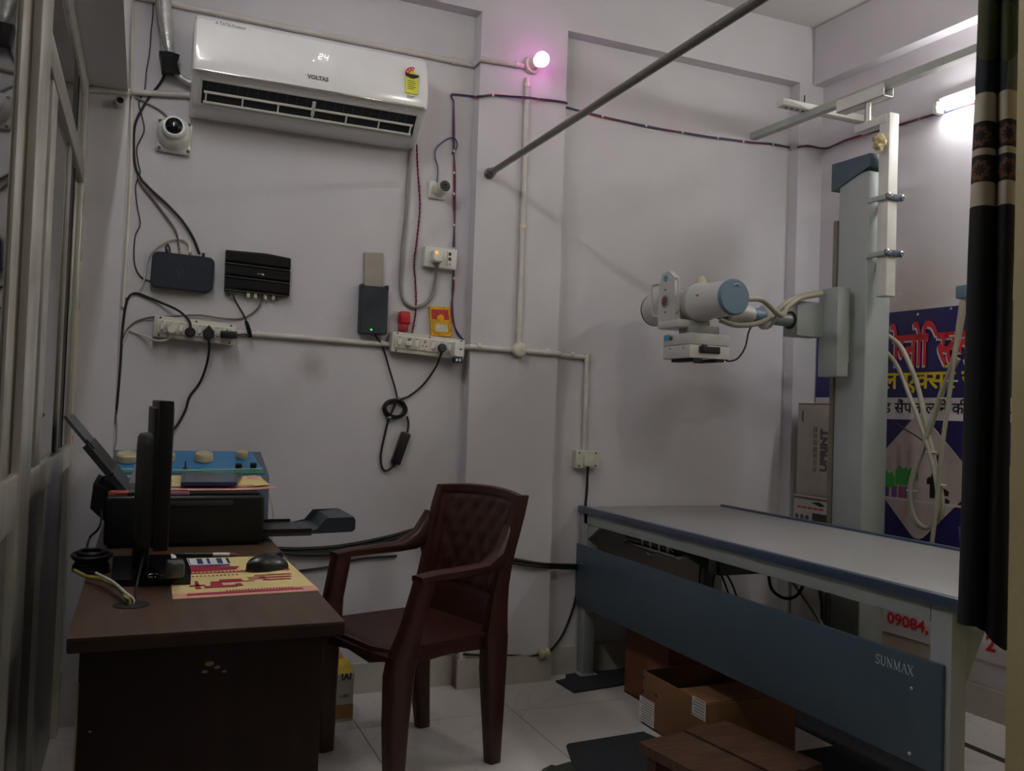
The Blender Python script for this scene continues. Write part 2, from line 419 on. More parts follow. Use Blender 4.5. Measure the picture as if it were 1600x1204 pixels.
# pink bulb on its holder, conduit feeding it
hb = WB(829, 103, YP)
t = thing('pink_bulb', 'glowing pink bulb in a white holder on the pillar', 'bulb', hb)
MB().lathe([(0, .034), (.018, .034), (.022, .026), (.035, .024), (.052, .023)], hb, (.18, -1, .02), 24).put('holder', cream, t)
d = V((.18, -1, .02)).normalized()
MB().lathe([(0, .017), (.006, .018), (.012, .025), (.026, .030), (.042, .029), (.054, .021), (.061, .006)], hb+d*.05, d, 24).put('bulb', EM('pink_glow', '#ff8ae6', PINK), t)
# ================================================================== AIR CONDITIONER
ax0, ax1 = .11, .935
ac = thing('air_conditioner', 'white wall-mounted split air conditioner with a digital display', 'air conditioner', (.52, 3.33, 2.12))
def acsec(x, inset=0):
    i = inset
    pts = [(3.334, 2.425-i), (3.19, 2.425-i), (3.150, 2.418-i), (3.130, 2.40-i), (3.118, 2.36), (3.110, 2.29), (3.108, 2.235), (3.113, 2.218),
           (3.135, 2.207), (3.148, 2.197), (3.20, 2.137+i*.5), (3.235, 2.118+i*.5), (3.334, 2.118+i*.5)]
    return [(x, y+(i*.6 if y < 3.3 else 0), z) for y, z in pts]
MB().loft([acsec(ax0+.0, .012), acsec(ax0+.006, .003), acsec(ax0+.018, 0), acsec(ax1-.018, 0), acsec(ax1-.006, .003), acsec(ax1, .012)]).put('body', ac_white, ac, ang=30)
# lower lip, chrome strip, outlet slot
def onslope(t_, o=.002):   # point on the sloping outlet face, t 0 top .. 1 bottom
    a, b_ = V((0, 3.148, 2.197)), V((0, 3.20, 2.137)); nrm = V((0, -.75, -.66)).normalized()
    return a.lerp(b_, t_)+nrm*o
def slopequad(x0, x1, t0, t1, o0, o1, name, mat, parent):
    p = [onslope(t0, o0), onslope(t1, o0), onslope(t1, o1), onslope(t0, o1)]
    return MB().ngon([(x0, q.y, q.z) for q in p], (x1-x0, 0, 0)).put(name, mat, parent)
slopequad(ax0+.03, ax1-.03, -.02, 1.02, .0, .0025, 'outlet', M('outlet_dark', '#10141a', .5), ac)
slopequad(ax0+.028, ax1-.028, -.10, -.02, .0, .006, 'outlet_rim', ac_grey, ac)
slopequad(ax0+.028, ax1-.028, 1.02, 1.12, .0, .006, 'outlet_rim', ac_grey, ac)
for q in (0, 1):
    xx = ax0+.028 if q == 0 else ax1-.032
    slopequad(xx, xx+.005, -.05, 1.05, 0, .006, 'outlet_rim', ac_grey, ac)
lv = slopequad(ax0+.04, ax1-.04, .42, .50, .006, .012, 'louvre', white_pl, ac)
slopequad(ax0+.04, ax1-.04, .88, .96, .006, .012, 'louvre', white_pl, ac)
for k in range(7):
    x = ax0+.045+k*(ax1-ax0-.094)/6
    slopequad(x, x+.005, .42, .96, .006, .011, 'louvre_blade', white_pl, ac)
for k in range(22):
    x = ax0+.05+k*.0335
    slopequad(x, x+.003, .02, .38, .0025, .006, 'fin', M('fin_dark', '#2a3038', .5), ac)
slopequad((ax0+ax1)/2-.006, (ax0+ax1)/2+.006, .1, .75, .006, .014, 'louvre_link', ac_grey, ac)
bx((ax0+.012, 3.104, 2.214), (ax1-.012, 3.112, 2.220), .002).put('chrome_strip', chrome, ac)
fy = 3.1095
text('VOLTAS', 'maker_name', M('logo_grey', '#6a6a6c', .4, .3), ac, (.525, 3.1077, 2.259), BX, BZ, width=.075, bold=.045)
for ox, segs in ((0, 'abged'), (.020, 'fgbc')):      # seven-segment 24
    SG = {'a': ((0, 1), (1, 1)), 'b': ((1, 1), (1, .5)), 'c': ((1, .5), (1, 0)), 'd': ((0, 0), (1, 0)), 'e': ((0, 0), (0, .5)), 'f': ((0, .5), (0, 1)), 'g': ((0, .5), (1, .5))}
    for k in segs:
        (xa, za_), (xb, zb_) = SG[k]
        MB().tube([V((.524+ox+xa*.012+za_*.003, 3.1088, 2.328+za_*.019)), V((.524+ox+xb*.012+zb_*.003, 3.1088, 2.328+zb_*.019))], .0008, 5, 1).put('display_segment', acled, ac)
MB().lathe([(0, .0022), (.001, .0022)], (.508, 3.1085, 2.318), (0, -1, 0), 10).put('display_dot', acled, ac)
text('A TATA Product', 'small_print', M('logo_grey', '#6a6a6c', .4), ac, (.225, 3.123, 2.392), BX, V((0, .22, 1)), width=.10)
st = bx((.845, 3.1045, 2.262), (.892, 3.1085, 2.322)).put('energy_label', M('label_yellow', '#d8d23a', .4), ac)
def disc(c, r, a0_, a1_, name, mat, parent, y=3.104, th=.001, n=20, r0=0):
    pts = [(c[0]+r*math.cos(math.radians(a0_+(a1_-a0_)*k/n)), y, c[1]+r*math.sin(math.radians(a0_+(a1_-a0_)*k/n))) for k in range(n+1)]
    if r0: pts += [(c[0]+r0*math.cos(math.radians(a1_+(a0_-a1_)*k/n)), y, c[1]+r0*math.sin(math.radians(a1_+(a0_-a1_)*k/n))) for k in range(n+1)]
    return MB().ngon(pts, (0, th, 0)).put(name, mat, parent)
cc = (.8685, 2.334)
disc(cc, .0265, 72, 180, 'rating_arc', posterred, st, 3.1035, .004, r0=.010)
disc(cc, .0265, 0, 72, 'rating_arc', white_pl, st, 3.1036, .004, r0=.010)
MB().ngon([(cc[0]+x, 3.1032, cc[1]+z) for x, z in ((-.0265, 0), (.0265, 0), (.024, -.008), (.006, -.016), (-.006, -.016), (-.024, -.008))], (0, .004, 0)).put('rating_base', blackink, st)
disc(cc, .012, 0, 180, 'rating_inner', M('label_yellow', '#d8d23a'), st, 3.1028, .001)
for a in (92, 125, 158):
    MB().lathe([(0, .0032), (.0006, .0032)], (cc[0]+.019*math.cos(math.radians(a)), 3.1034, cc[1]+.019*math.sin(math.radians(a))), (0, -1, 0), 8).put('rating_star', M('star_pink', '#f0b9bb', .4), st)
for k, z in enumerate((2.306, 2.299, 2.292, 2.285, 2.278)):
    bx((.853, 3.1038, z), (.884 if k % 2 else .878, 3.1046, z+.003)).put('label_line', M('label_green', '#5e7c2a', .5), st)
for z, x1 in ((2.252, .884), (2.246, .876)): bx((.852, 3.1068, z), (x1, 3.1085, z+.002)).put('small_print', M('logo_grey', '#6a6a6c', .4), ac)
# insulated pipes going up from the unit's left
t = thing('insulated_pipe', 'silver foil insulated refrigerant pipe left of the air conditioner', 'pipe', WB(262, 80))
a = run([(253, -60), (257, 10), (263, 85)], off=.035)
MB().tube([a[0]+V((0, 0, .3))]+a, .024, 14).put('pipe', foil, t)
b_ = run([(246, -60), (249, 20), (262, 85)], off=.05)
MB().tube(b_, .010, 8).put('drain_hose', wire_grey, t)
q = run([(264, 84), (272, 108), (286, 124), (304, 132)], off=.03)
MB().tube(q, .012, 10).put('pipe', foil, t)
c0 = WB(264, 98, 3.29)
MB().loft([[c0+V((x*.034, y*.03, .03)) for x, y in ((-1, -.6), (0, -1), (1, -.5), (1, 1), (-1, 1))], [c0+V((x*.026, y*.036, 0)) for x, y in ((-1, -.6), (0, -1), (1, -.5), (1, 1), (-1, 1))],
           [c0+V((x*.030+.008, y*.03, -.035)) for x, y in ((-1, -.6), (0, -1), (1, -.5), (1, 1), (-1, 1))]]).put('tape_wrap', black, t)
# ================================================================== CONDUITS
def conduit(name, label, runs, clips=(), rad=.0105, group=None, joints=()):
    p0 = runs[0][0]
    t = thing(name, label, 'conduit', p0, group=group)
    for r in runs: MB().tube(r, rad, 12, 1).put('pipe', pvc, t)
    for p, ax in clips: MB().cyl(V(p)-V(ax)*.008, V(p)+V(ax)*.008, rad*1.25, n=14).put('clip', cream, t)
    for p, rr, ax, ln in joints: MB().cyl(V(p)-V(ax)*ln, V(p)+V(ax)*ln, rr, n=20).put('joint', cream, t)
    return t
o_ = .0105
L1 = run([(136, 139, YP), (199, 143, YP)], off=o_) + [WB(206, 144, YB-.0105), WB(300, 149, YB-.0105)]
conduit('conduit', 'white conduit from the partition corner to the air conditioner', [L1])
top = [WB(205, 2, YB-o_), WB(738, 99, YB-o_), V((1.187, YB-o_, WB(741, 99, YB-o_).z)), V((1.19, YP-o_, WB(748, 94, YP-o_).z+.006)), WB(818, 103, YP-o_)]
top[2].z -= .008; top[1] = V((1.16, YB-o_, top[2].z)); top[0].z = top[2].z+.006
conduit('conduit', 'white conduit running behind the air conditioner to the pink bulb', [top], [((1.10, YB-o_, top[2].z), (1, 0, 0)), (top[4]+V((-.03, 0, 0)), (1, 0, 0))])
v0, v1 = WB(825, 122, YP-o_), WB(809, 540, YP-o_); v1.x = v0.x = (v0.x+v1.x)/2
zj = WB(815, 354, YP-o_).z
conduit('conduit', 'vertical white conduit on the pillar below the pink bulb', [[v0, v1]], [((v0.x, v0.y, v0.z-.03), (0, 0, 1)), ((v0.x, v0.y, v0.z-.10), (0, 0, 1)), ((v0.x, v0.y, zj), (0, 0, 1)), ((v0.x, v0.y, v1.z+.06), (0, 0, 1))])
zc = WB(500, 530, YB-o_).z
conduit('conduit', 'horizontal white conduit between the two switchboards', [[V((WB(368, 520).x, YB-o_, zc+.005)), V((WB(616, 537).x, YB-o_, zc-.004))]], [(WB(403, 522, YB-o_), (1, 0, 0)), (WB(597, 536, YB-o_), (1, 0, 0))])
zp = WB(800, 546, YP-o_).z
pA = V((1.16, YB-o_, zp)); pB = V((1.19, YP-o_, zp)); pC = V((1.589, YP-o_, zp-.004)); pD = V((1.60, YB-o_, zp-.006)); pE = WB(917, 556, YB-o_); pE.z = zp-.008
pF = WB(919, 705, YB-o_); pF.x = pE.x
conduit('conduit', 'white conduit crossing the pillar and dropping to the grey switch box', [[pA, pB, pC, pD, pE], [pE, pF]],
        [(WB(748, 541, YP-o_), (1, 0, 0)), (WB(854, 550, YP-o_), (1, 0, 0)), (WB(893, 554, YB-o_), (1, 0, 0)), ((pE.x, pE.y, pE.z-.12), (0, 0, 1))], joints=[(pE, .014, (0, 0, 1), .016)])
j = WB(810, 547, YP-.012)
tag(MB().lathe([(0, .030), (.014, .030), (.02, .028), (.024, .022)], (j.x, YP-.012, zp), (0, -1, 0), 28).put('junction_box', cream), 'small round cream junction box on the pillar conduit', 'junction box')
cv = [WB(207, -40, YB-.004), WB(206, 140, YB-.004), WB(204, 280, YB-.004), WB(196, 416, YB-.004), WB(192, 480, YB-.004)]
tag(MB().tube(cv, .006, 8).put('corner_pipe', cream), 'thin cream pipe running down the left wall corner', 'pipe')
s0 = WB(186, 163, YP)
t = thing('pipe_stub', 'short steel pipe stub poking out of the left column', 'pipe', s0)
MB().lathe([(0, .016), (.05, .016), (.05, .011), (.03, .011)], s0, (.1, -1, 0), 16).put('pipe', steel, t)
MB().lathe([(0, .0115), (.004, .0115)], s0+V((.004, -.034, 0)), (.1, -1, 0), 12).put('bore', black, t)
# ================================================================== CURTAIN ROD AND CURTAIN
t = thing('curtain_rod', 'long grey steel curtain rod from the pillar to the near wall', 'curtain rod', (1.25, 2.1, 2.05))
MB().cyl((1.25, .948, 2.055), (1.25, YP, 2.055), .0125, n=18).put('rod', pipe_steel, t)
for y, s in ((YP, -1), (.948, 1)):
    MB().lathe([(0, .022), (.012, .022), (.014, .018), (.04, .017)], (1.25, y, 2.055), (0, s, 0), 20).put('flange', M('rod_flange', '#6f6c64', .4, .6), t)
# bunched patterned curtain; arc length and height drive the pattern
cur = thing('curtain', 'bunched black and cream curtain with flower medallions by the near wall', 'curtain', (1.25, 1.0, .76))
CE = V((-.608, .794, 0)); CD = V((-.794, -.608, 0)); CB = V((1.266, .968, 0))     # across the folds, towards the room
fold = [(-.004, -.012), (.002, .006), (.012, .016), (.022, .014), (.029, .002), (.031, -.008), (.036, .004), (.048, .017), (.062, .018), (.074, .010), (.080, -.004), (.074, -.016), (.055, -.022), (.035, -.020), (.012, -.020)]
fp_ = crom([V((a_, b_, 0)) for a_, b_ in fold], 5, True); nu, nv = len(fp_), 36
def cpt(i, j_):
    q = fp_[i % nu]; v = j_/(nv-1); z = .775+(2.075-.775)*v
    e = q.x*(.86-.20*v)+.0015*math.sin(z*7+q.x*60); d_ = q.y*(1.05-.3*v)
    if j_ == 0: z += .014-.034*(1-min(1, max(0, q.x/.045)))
    p = CB+CE*e+CD*d_; return V((p.x, p.y, z))
mbc = MB(); mbc.loft([[cpt(i, j_) for i in range(nu)] for j_ in range(nv)], cap=False)
curm = bpy.data.materials.new('curtain_fabric'); curm.use_nodes = True
N, L, b = nodes(curm); b.inputs['Roughness'].default_value = .85
tc = N.new('ShaderNodeTexCoord'); sp = N.new('ShaderNodeSeparateXYZ'); L.new(tc.outputs['Object'], sp.inputs[0])
def zline(z): return (z-.76)/1.4
zs_ = [WX(1535, y, 1.245).z for y in (152, 198, 238, 250, 291, 328)]
mrz = N.new('ShaderNodeMapRange'); mrz.inputs['From Min'].default_value = 0; mrz.inputs['From Max'].default_value = 1.4; L.new(sp.outputs['Z'], mrz.inputs['Value'])
rp = N.new('ShaderNodeValToRGB'); rp.color_ramp.interpolation = 'CONSTANT'; L.new(mrz.outputs[0], rp.inputs[0])
CRM, DRK, BLK, TOP = lin('#b5ab97'), lin('#2a1c1c'), lin('#0c0c0f'), lin('#23282c')
stops = [(0, BLK), (zline(zs_[5]), CRM), (zline(zs_[4]), DRK), (zline(zs_[3]), CRM), (zline(zs_[2]), DRK), (zline(zs_[1]), CRM), (zline(zs_[0]), TOP)]
e = rp.color_ramp.elements; e[0].position = 0; e[0].color = BLK; e[1].position = stops[1][0]; e[1].color = CRM
for p, c in stops[2:]: k = e.new(p); k.color = c
# medallions on the two dark bands (ring + petals around a centre repeated along the cloth)
def math_(op, a=None, b_=None, c=None):
    n = N.new('ShaderNodeMath'); n.operation = op
    for i, q in enumerate((a, b_, c)):
        if q is None: continue
        if isinstance(q, (int, float)): n.inputs[i].default_value = q
        else: L.new(q, n.inputs[i])
    return n.outputs[0]
masks = None
for (za, zb) in ((zs_[2], zs_[1]), (zs_[4], zs_[3])):
    zc_ = (za+zb)/2-.76; half = abs(zb-za)/2
    ee = math_('ADD', math_('MULTIPLY', sp.outputs['X'], CE.x), math_('MULTIPLY', sp.outputs['Y'], CE.y))
    e0_ = (CB-V((1.25, 1.0, 0))).dot(CE)
    yy = math_('WRAP', math_('SUBTRACT', ee, e0_+.048), .020, -.020)
    dy = math_('DIVIDE', yy, .020); dz = math_('DIVIDE', math_('SUBTRACT', sp.outputs['Z'], zc_), half)
    rr = math_('SQRT', math_('ADD', math_('MULTIPLY', dy, dy), math_('MULTIPLY', dz, dz)))
    pet = math_('ADD', rr, math_('MULTIPLY', math_('SINE', math_('MULTIPLY', math_('ARCTAN2', dz, dy), 8)), .09))
    ring_ = math_('COMPARE', pet, .56, .17)
    masks = ring_ if masks is None else math_('MAXIMUM', masks, ring_)
mx = N.new('ShaderNodeMix'); mx.data_type = 'RGBA'; L.new(math_('MULTIPLY', masks, .8), mx.inputs['Factor']); L.new(rp.outputs[0], mx.inputs[6]); mx.inputs[7].default_value = lin('#6d4a34')
# leafy print above the bands
nz = N.new('ShaderNodeTexVoronoi'); nz.inputs['Scale'].default_value = 9; L.new(tc.outputs['Object'], nz.inputs['Vector'])
r2 = N.new('ShaderNodeValToRGB'); r2.color_ramp.interpolation = 'CONSTANT'
r2.color_ramp.elements[0].color = lin('#1c2126'); r2.color_ramp.elements[1].position = .35; r2.color_ramp.elements[1].color = lin('#5c5f58')
k = r2.color_ramp.elements.new(.55); k.color = lin('#3b3f22'); k = r2.color_ramp.elements.new(.75); k.color = lin('#4a2f26')
sv = N.new('ShaderNodeSeparateColor'); L.new(nz.outputs['Color'], sv.inputs[0]); L.new(sv.outputs[0], r2.inputs[0])
ab_ = math_('GREATER_THAN', sp.outputs['Z'], zs_[0]-.76)
m2 = N.new('ShaderNodeMix'); m2.data_type = 'RGBA'; L.new(ab_, m2.inputs['Factor']); L.new(mx.outputs[2], m2.inputs[6]); L.new(r2.outputs[0], m2.inputs[7])
L.new(m2.outputs[2], b.inputs['Base Color'])
mbc.put('cloth', curm, cur, ang=60)
for k in range(5):
    y = .962+k*.016
    MB().tube([V((1.25+.02*math.cos(q), y, 2.055+.02*math.sin(q))) for q in [2*math.pi*i/14 for i in range(14)]], .0022, 6, 1, closed=True).put('ring', chrome, cur)
# ================================================================== THINGS ON THE BACK WALL
# ---- dome camera on a square plate
c = WB(272, 212)
t = thing('dome_camera', 'white dome camera on a square plate below the air conditioner', 'camera', c)
def plate(c, w, h, y0, y1, bev=.006, rot=0, mb=None):
    mb = mb or MB(); return mb.box((-w/2, y0, -h/2), (w/2, y1, h/2), bev, 3, mtx=Matrix.Translation(V((c.x, 0, c.z))) @ Matrix.Rotation(rot, 4, 'Y'))
plate(c+V((0, 0, -.008)), .118, .118, YB-.022, YB, .012, .06).put('base_plate', white_pl, t)
for sx, sz in ((-1, 1), (1, 1), (-1, -1), (1, -1)):
    MB().lathe([(0, .006), (.002, .006)], (c.x+sx*.048, YB-.022, c.z-.008+sz*.048), (0, -1, 0), 12).put('screw', darkgrey, t)
MB().lathe([(0, .060), (.02, .058), (.035, .052), (.046, .044), (.05, .036)], (c.x, YB-.015, c.z), (0, -1, 0), 32).put('housing', white_pl, t)
dn = V((-.05, -1, .12)).normalized()
MB().lathe([(0, .042), (.02, .040), (.026, .034)], (c.x-.002, YB-.058, c.z+.008), dn, 30).put('lens_ring', white_pl, t)
MB().lathe([(0, .030), (.008, .028), (.014, .020), (.017, .008)], V((c.x-.002, YB-.058, c.z+.008))+dn*.024, dn, 30).put('lens', M('lens_glass', '#0b1018', .08), t)
# ---- small bullet camera
c = WB(684, 298)
t = thing('bullet_camera', 'small white bullet camera with blue wire near the pillar', 'camera', c)
plate(c+V((-.006, 0, 0)), .072, .072, YB-.014, YB, .008).put('base_plate', white_pl, t)
d = V((.1, -1, .06)).normalized()
MB().lathe([(0, .030), (.012, .030), (.02, .026), (.05, .0255), (.062, .0245)], (c.x, YB-.012, c.z), d, 26).put('housing', M('ivory_plastic', '#d2cdbd', .4), t)
MB().lathe([(0, .022), (.003, .022)], V((c.x, YB-.012, c.z))+d*.0605, d, 22).put('lens_ring', darkgrey, t)
MB().lathe([(0, .009), (.003, .008), (.004, .004)], V((c.x, YB-.012, c.z))+d*.063, d, 16).put('lens', M('lens_glass', '#0b1018', .08), t)
# ---- dark set top box
def quad_face(t_, name, mat, px, yf, yb, bev, seg=3):
    P = [WB(x, y, yf) for x, y in px]      # TL TR BR BL
    cx = sum((p.x for p in P))/4; cz = sum((p.z for p in P))/4
    wdt = ((P[1]-P[0]).length+(P[2]-P[3]).length)/2; hgt = ((P[3]-P[0]).length+(P[2]-P[1]).length)/2
    return V((cx, yf, cz)), wdt, hgt
c, wd, hg = quad_face(0, 0, 0, ((235, 394), (335, 399), (334, 455), (237, 450)), 3.295, YB, .02)
t = thing('set_top_box', 'dark navy rounded router box hung above the left switchboard', 'router', c)
def rrect(cx, cz, w_, h_, r, y, n=5):
    pts = []
    for sx, sz, a in ((1, 1, 0), (-1, 1, 90), (-1, -1, 180), (1, -1, 270)):
        for k in range(n+1):
            q = math.radians(a+90*k/n); pts.append(V((cx+sx*(w_/2-r)+r*math.cos(q), y, cz+sz*(h_/2-r)+r*math.sin(q))))
    return pts
tilt = Matrix.Translation(c) @ Matrix.Rotation(.028, 4, 'Y') @ Matrix.Translation(-c)
MB().loft([[tilt @ p for p in rrect(c.x, c.z, wd-.006, hg-.006, .02, YB)], [tilt @ p for p in rrect(c.x, c.z, wd, hg, .022, YB-.006)], [tilt @ p for p in rrect(c.x, c.z, wd, hg, .022, 3.302)], [tilt @ p for p in rrect(c.x, c.z, wd-.008, hg-.008, .019, 3.295)]]).put('case', navy, t)
eg = M('emblem_grey', '#454c57', .4)
for pts in (((-.017, .012), (-.019, .002), (-.014, -.012), (-.010, -.022)), ((-.014, .010), (-.006, .016)), ((-.006, .008), (-.006, -.006)), ((0, .010), (.0, -.006)), ((.008, .004), (.016, .002), (.018, -.004)), ((-.014, -.006), (.02, -.010))):
    MB().tube([V((c.x+x, 3.2945, c.z+z)) for x, z in pts], .0010, 5, 3).put('emblem', eg, t)
for x in (-.055, -.012, .022, .066):
    bx((c.x+x-.005, 3.30, c.z+hg/2-.004), (c.x+x+.005, 3.318, c.z+hg/2+.012), .002).put('connector', brasst if x < .05 and x > -.05 else blackm, t)
# ---- black fluted router
c, wd, hg = quad_face(0, 0, 0, ((352, 391), (454, 401), (453, 462), (352, 453)), 3.30, YB, .004)
t = thing('wifi_router', 'black ribbed router with a white emblem beside the navy box', 'router', c)
sh = lambda p: V((p[0], p[1], p[2]-(p[0]-c.x)*.035))
MB().ngon([sh((c.x-wd/2, YB, c.z-hg/2)), sh((c.x+wd/2, YB, c.z-hg/2)), sh((c.x+wd/2, YB, c.z+hg/2)), sh((c.x+wd*.1, YB, c.z+hg/2+.006)), sh((c.x-wd/2, YB, c.z+hg/2))], (0, -.026, 0)).put('case', black, t)
for k in range(3):
    z0 = c.z-hg/2+k*hg/3; z1 = z0+hg/3
    MB().ngon([sh((c.x-wd/2, YB-.026, z0+.003)), sh((c.x-wd/2, YB-.036, z0+.012)), sh((c.x-wd/2, YB-.036, z1-.006)), sh((c.x-wd/2, YB-.026, z1-.002))], (wd, 0, -wd*.035)).put('ridge', M('router_ribs', '#0c0d10', .3), t)
    MB().ngon([sh((c.x-wd/2, YB-.027, z0)), sh((c.x-wd/2, YB-.030, z0)), sh((c.x-wd/2, YB-.030, z0+.003)), sh((c.x-wd/2, YB-.027, z0+.003))], (wd, 0, -wd*.035)).put('groove', M('router_edge', '#4b4d50', .3), t)
text('tp-link', 'emblem', white_pl, t, (c.x+.004, YB-.037, c.z-.002), -BX, -BZ, width=.016)
MB().lathe([(0, .0035), (.001, .0035)], (c.x+.017, YB-.0362, c.z-.003), (0, -1, 0), 12).put('emblem', white_pl, t)
for x in (-.095, -.03, -.005, .03, .06, .07):
    xx = c.x+x if abs(x) < wd/2 else c.x-.08
    bx((xx-.006, YB-.024, c.z-hg/2-.018-(xx-c.x)*.035), (xx+.006, YB-.008, c.z-hg/2+.004-(xx-c.x)*.035), .002).put('connector', darkgrey if x in (-.095, .07) else wire_white, t)
# ---- switchboards
def switchboard(name, label, px, depth, mods, tiltz):
    c, wd, hg = quad_face(0, 0, 0, px, YB-depth, YB, .004)
    t = thing(name, label, 'switchboard', (c.x, YB, c.z-hg/2), group=None)
    R = Matrix.Translation(c) @ Matrix.Rotation(tiltz, 4, 'Y')
    MB().box((-wd/2, 0, -hg/2), (wd/2, depth, hg/2), .005, 2, mtx=R).put('box', cream, t)
    MB().box((-wd/2+.012, -.004, -hg/2+.014), (wd/2-.010, .002, hg/2-.012), .002, 1, mtx=R).put('face_plate', white_pl, t)
    for x, z in ((-wd/2+.02, hg/2-.006), (0, hg/2-.006), (wd/2-.02, hg/2-.006), (-wd/2+.02, -hg/2+.007), (.05, -hg/2+.007), (wd/2-.02, -hg/2+.007)):
        MB().lathe([(0, .0035), (.0015, .003)], R @ V((x, 0, z)), (0, -1, 0), 10).put('screw', darkgrey, t)
    n = len(mods); x = -wd/2+.016; span = wd-.030
    tot = sum(1 if k == 's' else 1.6 for k in mods); out = []
    for k in mods:
        w_ = span*(1 if k == 's' else 1.6)/tot; xc = x+w_/2; x += w_
        MB().box((xc-w_/2+.001, -.0065, -hg/2+.018), (xc+w_/2-.001, -.003, hg/2-.016), .001, 1, mtx=R).put('module', cream, t)
        if k == 's':
            mod = MB().box((xc-w_*.27, -.0105, -.012), (xc+w_*.27, -.006, .014), .002, 1, mtx=R).put('switch', white_pl, t)
        else:
            for dx, dz, r in ((0, .011, .0035), (-.007, -.005, .0026), (.007, -.005, .0026)):
                MB().lathe([(0, r), (.0008, r)], R @ V((xc+dx, -.0062, dz)), (0, -1, 0), 10).put('socket_hole', blackm, t)
        for dz in (hg/2-.021, -hg/2+.022):
            MB().lathe([(0, .002), (.0008, .002)], R @ V((xc, -.0062, dz)), (0, -1, 0), 8).put('screw', darkgrey, t)
        out.append(R @ V((xc, -.008, -.004)))
    return t, out, R
sbL, posL, RL_ = switchboard('switchboard', 'long cream switchboard under the two routers, full of plugs', ((240, 496), (369, 503), (369, 536), (239, 529)), .046, 'sPsPsPsP', .055)
sbR, posR, RR_ = switchboard('switchboard', 'long cream switchboard beside the pillar with a white adapter', ((612, 520), (727, 528), (727, 560), (612, 551)), .046, 'sPsPsPsP', .055)
# plugs and cords in the left board
def plug3(t, p, mat, s=1):
    p = V(p)
    o = [(0, .024), (.017, .004), (.015, -.014), (.006, -.02), (-.006, -.02), (-.015, -.014), (-.017, .004)]
    MB().loft([[p+V((x*s, 0, z*s)) for x, z in o], [p+V((x*s, -.018, z*s)) for x, z in o], [p+V((x*s*.8, -.026, z*s*.8)) for x, z in o]]).put('plug', mat, t)
p = posL[1]; t = thing('power_lead', 'cream plug with a cream cord in the left switchboard', 'power lead', p)
plug3(t, p, cream); MB().tube([p+V((-.004, -.012, -.018)), WB(262, 530, 3.28), WB(244, 532, 3.285), WB(225, 524, 3.32), WB(207, 518, YB-.005), WB(200, 517, YB-.005), WB(190, 540, YB-.005)], .0035, 8).put('cable', wire_white, t)
p = posL[3]; t = thing('power_lead', 'black round plug whose cord arches left from the switchboard', 'power lead', p)
MB().lathe([(0, .016), (.014, .018), (.022, .012)], p+V((0, 0, -.006)), (0, -1, 0), 18).put('plug', blackm, t)
MB().tube([p+V((0, -.014, 0)), WB(296, 502, 3.27), WB(280, 486, 3.30), WB(255, 474, 3.32), WB(230, 464, YB-.006), WB(213, 458, YB-.006), WB(202, 463, YB-.006), WB(196, 480, YB-.006), WB(191, 520, YB-.006), WB(188, 570, YB-.006), WB(182, 640, YB-.006), WB(175, 680, YB-.006), WB(174, 740, YB-.02)], .0045, 8).put('cable', blackm, t)
p = posL[5]; t = thing('power_lead', 'black three-pin plug with its cord dropping to the printer', 'power lead', p)
plug3(t, p, blackm, 1.15); MB().tube([p+V((0, -.016, -.02)), WB(327, 545, 3.28), WB(322, 572, 3.31), WB(312, 598, YB-.006), WB(296, 620, YB-.006), WB(290, 640, YB-.006), WB(278, 662, YB-.008), WB(262, 682, 3.31), WB(250, 705, 3.25)], .0045, 8).put('cable', blackm, t)
p = posL[7]; t = thing('power_adapter', 'flat black adapter at the right end of the left switchboard', 'adapter', p)
MB().box((p.x-.022, p.y-.03, p.z-.013), (p.x+.034, p.y, p.z+.013), .003).put('case', black, t)
q = WB(388, 518, YB-.03)
MB().tube([V((p.x+.03, p.y-.015, p.z)), WB(383, 522, 3.29), WB(391, 526, 3.30), WB(386, 505, 3.31), WB(384, 500, 3.315), WB(381, 492, YB-.006), WB(368, 470, YB-.006), WB(364, 460, YB-.02)], .0028, 7).put('cable', blackm, t)
for k in range(4): MB().tube([WB(383+k*1.2, 502, 3.31-k*.004), WB(386+k*1.6, 514, 3.30-k*.004), WB(391+k*.8, 526, 3.305-k*.004), WB(388+k, 514, 3.312-k*.004)], .0026, 6, 4, closed=True).put('cable_bundle', blackm, t)
cable('network_cable', 'grey cable looping over the left switchboard to the black router', [WB(411, 462, YB-.015), WB(404, 480, YB-.008), WB(390, 492, YB-.006), WB(374, 498, YB-.005)]+[WB(x, y, 3.325) for x, y in ((345, 497), (310, 492), (270, 494), (240, 495))]+[WB(215, 501, YB-.005), WB(200, 513, YB-.005), WB(193, 528, YB-.005)], .0032, M('greybrown_wire', '#6b615b', .5))
# right board: plugs
p = posR[1]; t = thing('power_lead', 'small white plug with a twisted red and black cord to the air conditioner', 'power lead', p)
bx((p.x-.012, p.y-.014, p.z-.008), (p.x+.012, p.y, p.z+.012), .003).put('plug', white_pl, t)
twp = [p+V((0, -.012, .004)), WB(645, 515, 3.315), WB(650, 480, YB-.008), WB(649, 440, YB-.008), WB(647, 410, YB-.008), WB(652, 370, YB-.008), WB(656, 320, YB-.008), WB(653, 270, YB-.008), WB(651, 225, YB-.02)]
tw = crom(twp, 26)
for k, mt in ((0, wire_red), (1, blackm)):
    MB().tube([q+V((math.cos(i*.9+k*math.pi)*.0022, math.sin(i*.9+k*math.pi)*.0022, 0)) for i, q in enumerate(tw)], .0021, 5, 1).put('strand', mt, t)
p = posR[5]; t = thing('laptop_charger', 'black charger plug, coiled cord and brick hanging on the wall', 'charger', p)
MB().lathe([(0, .016), (.012, .018), (.024, .014)], p, (0, -1, 0), 20).put('plug', slate, t)
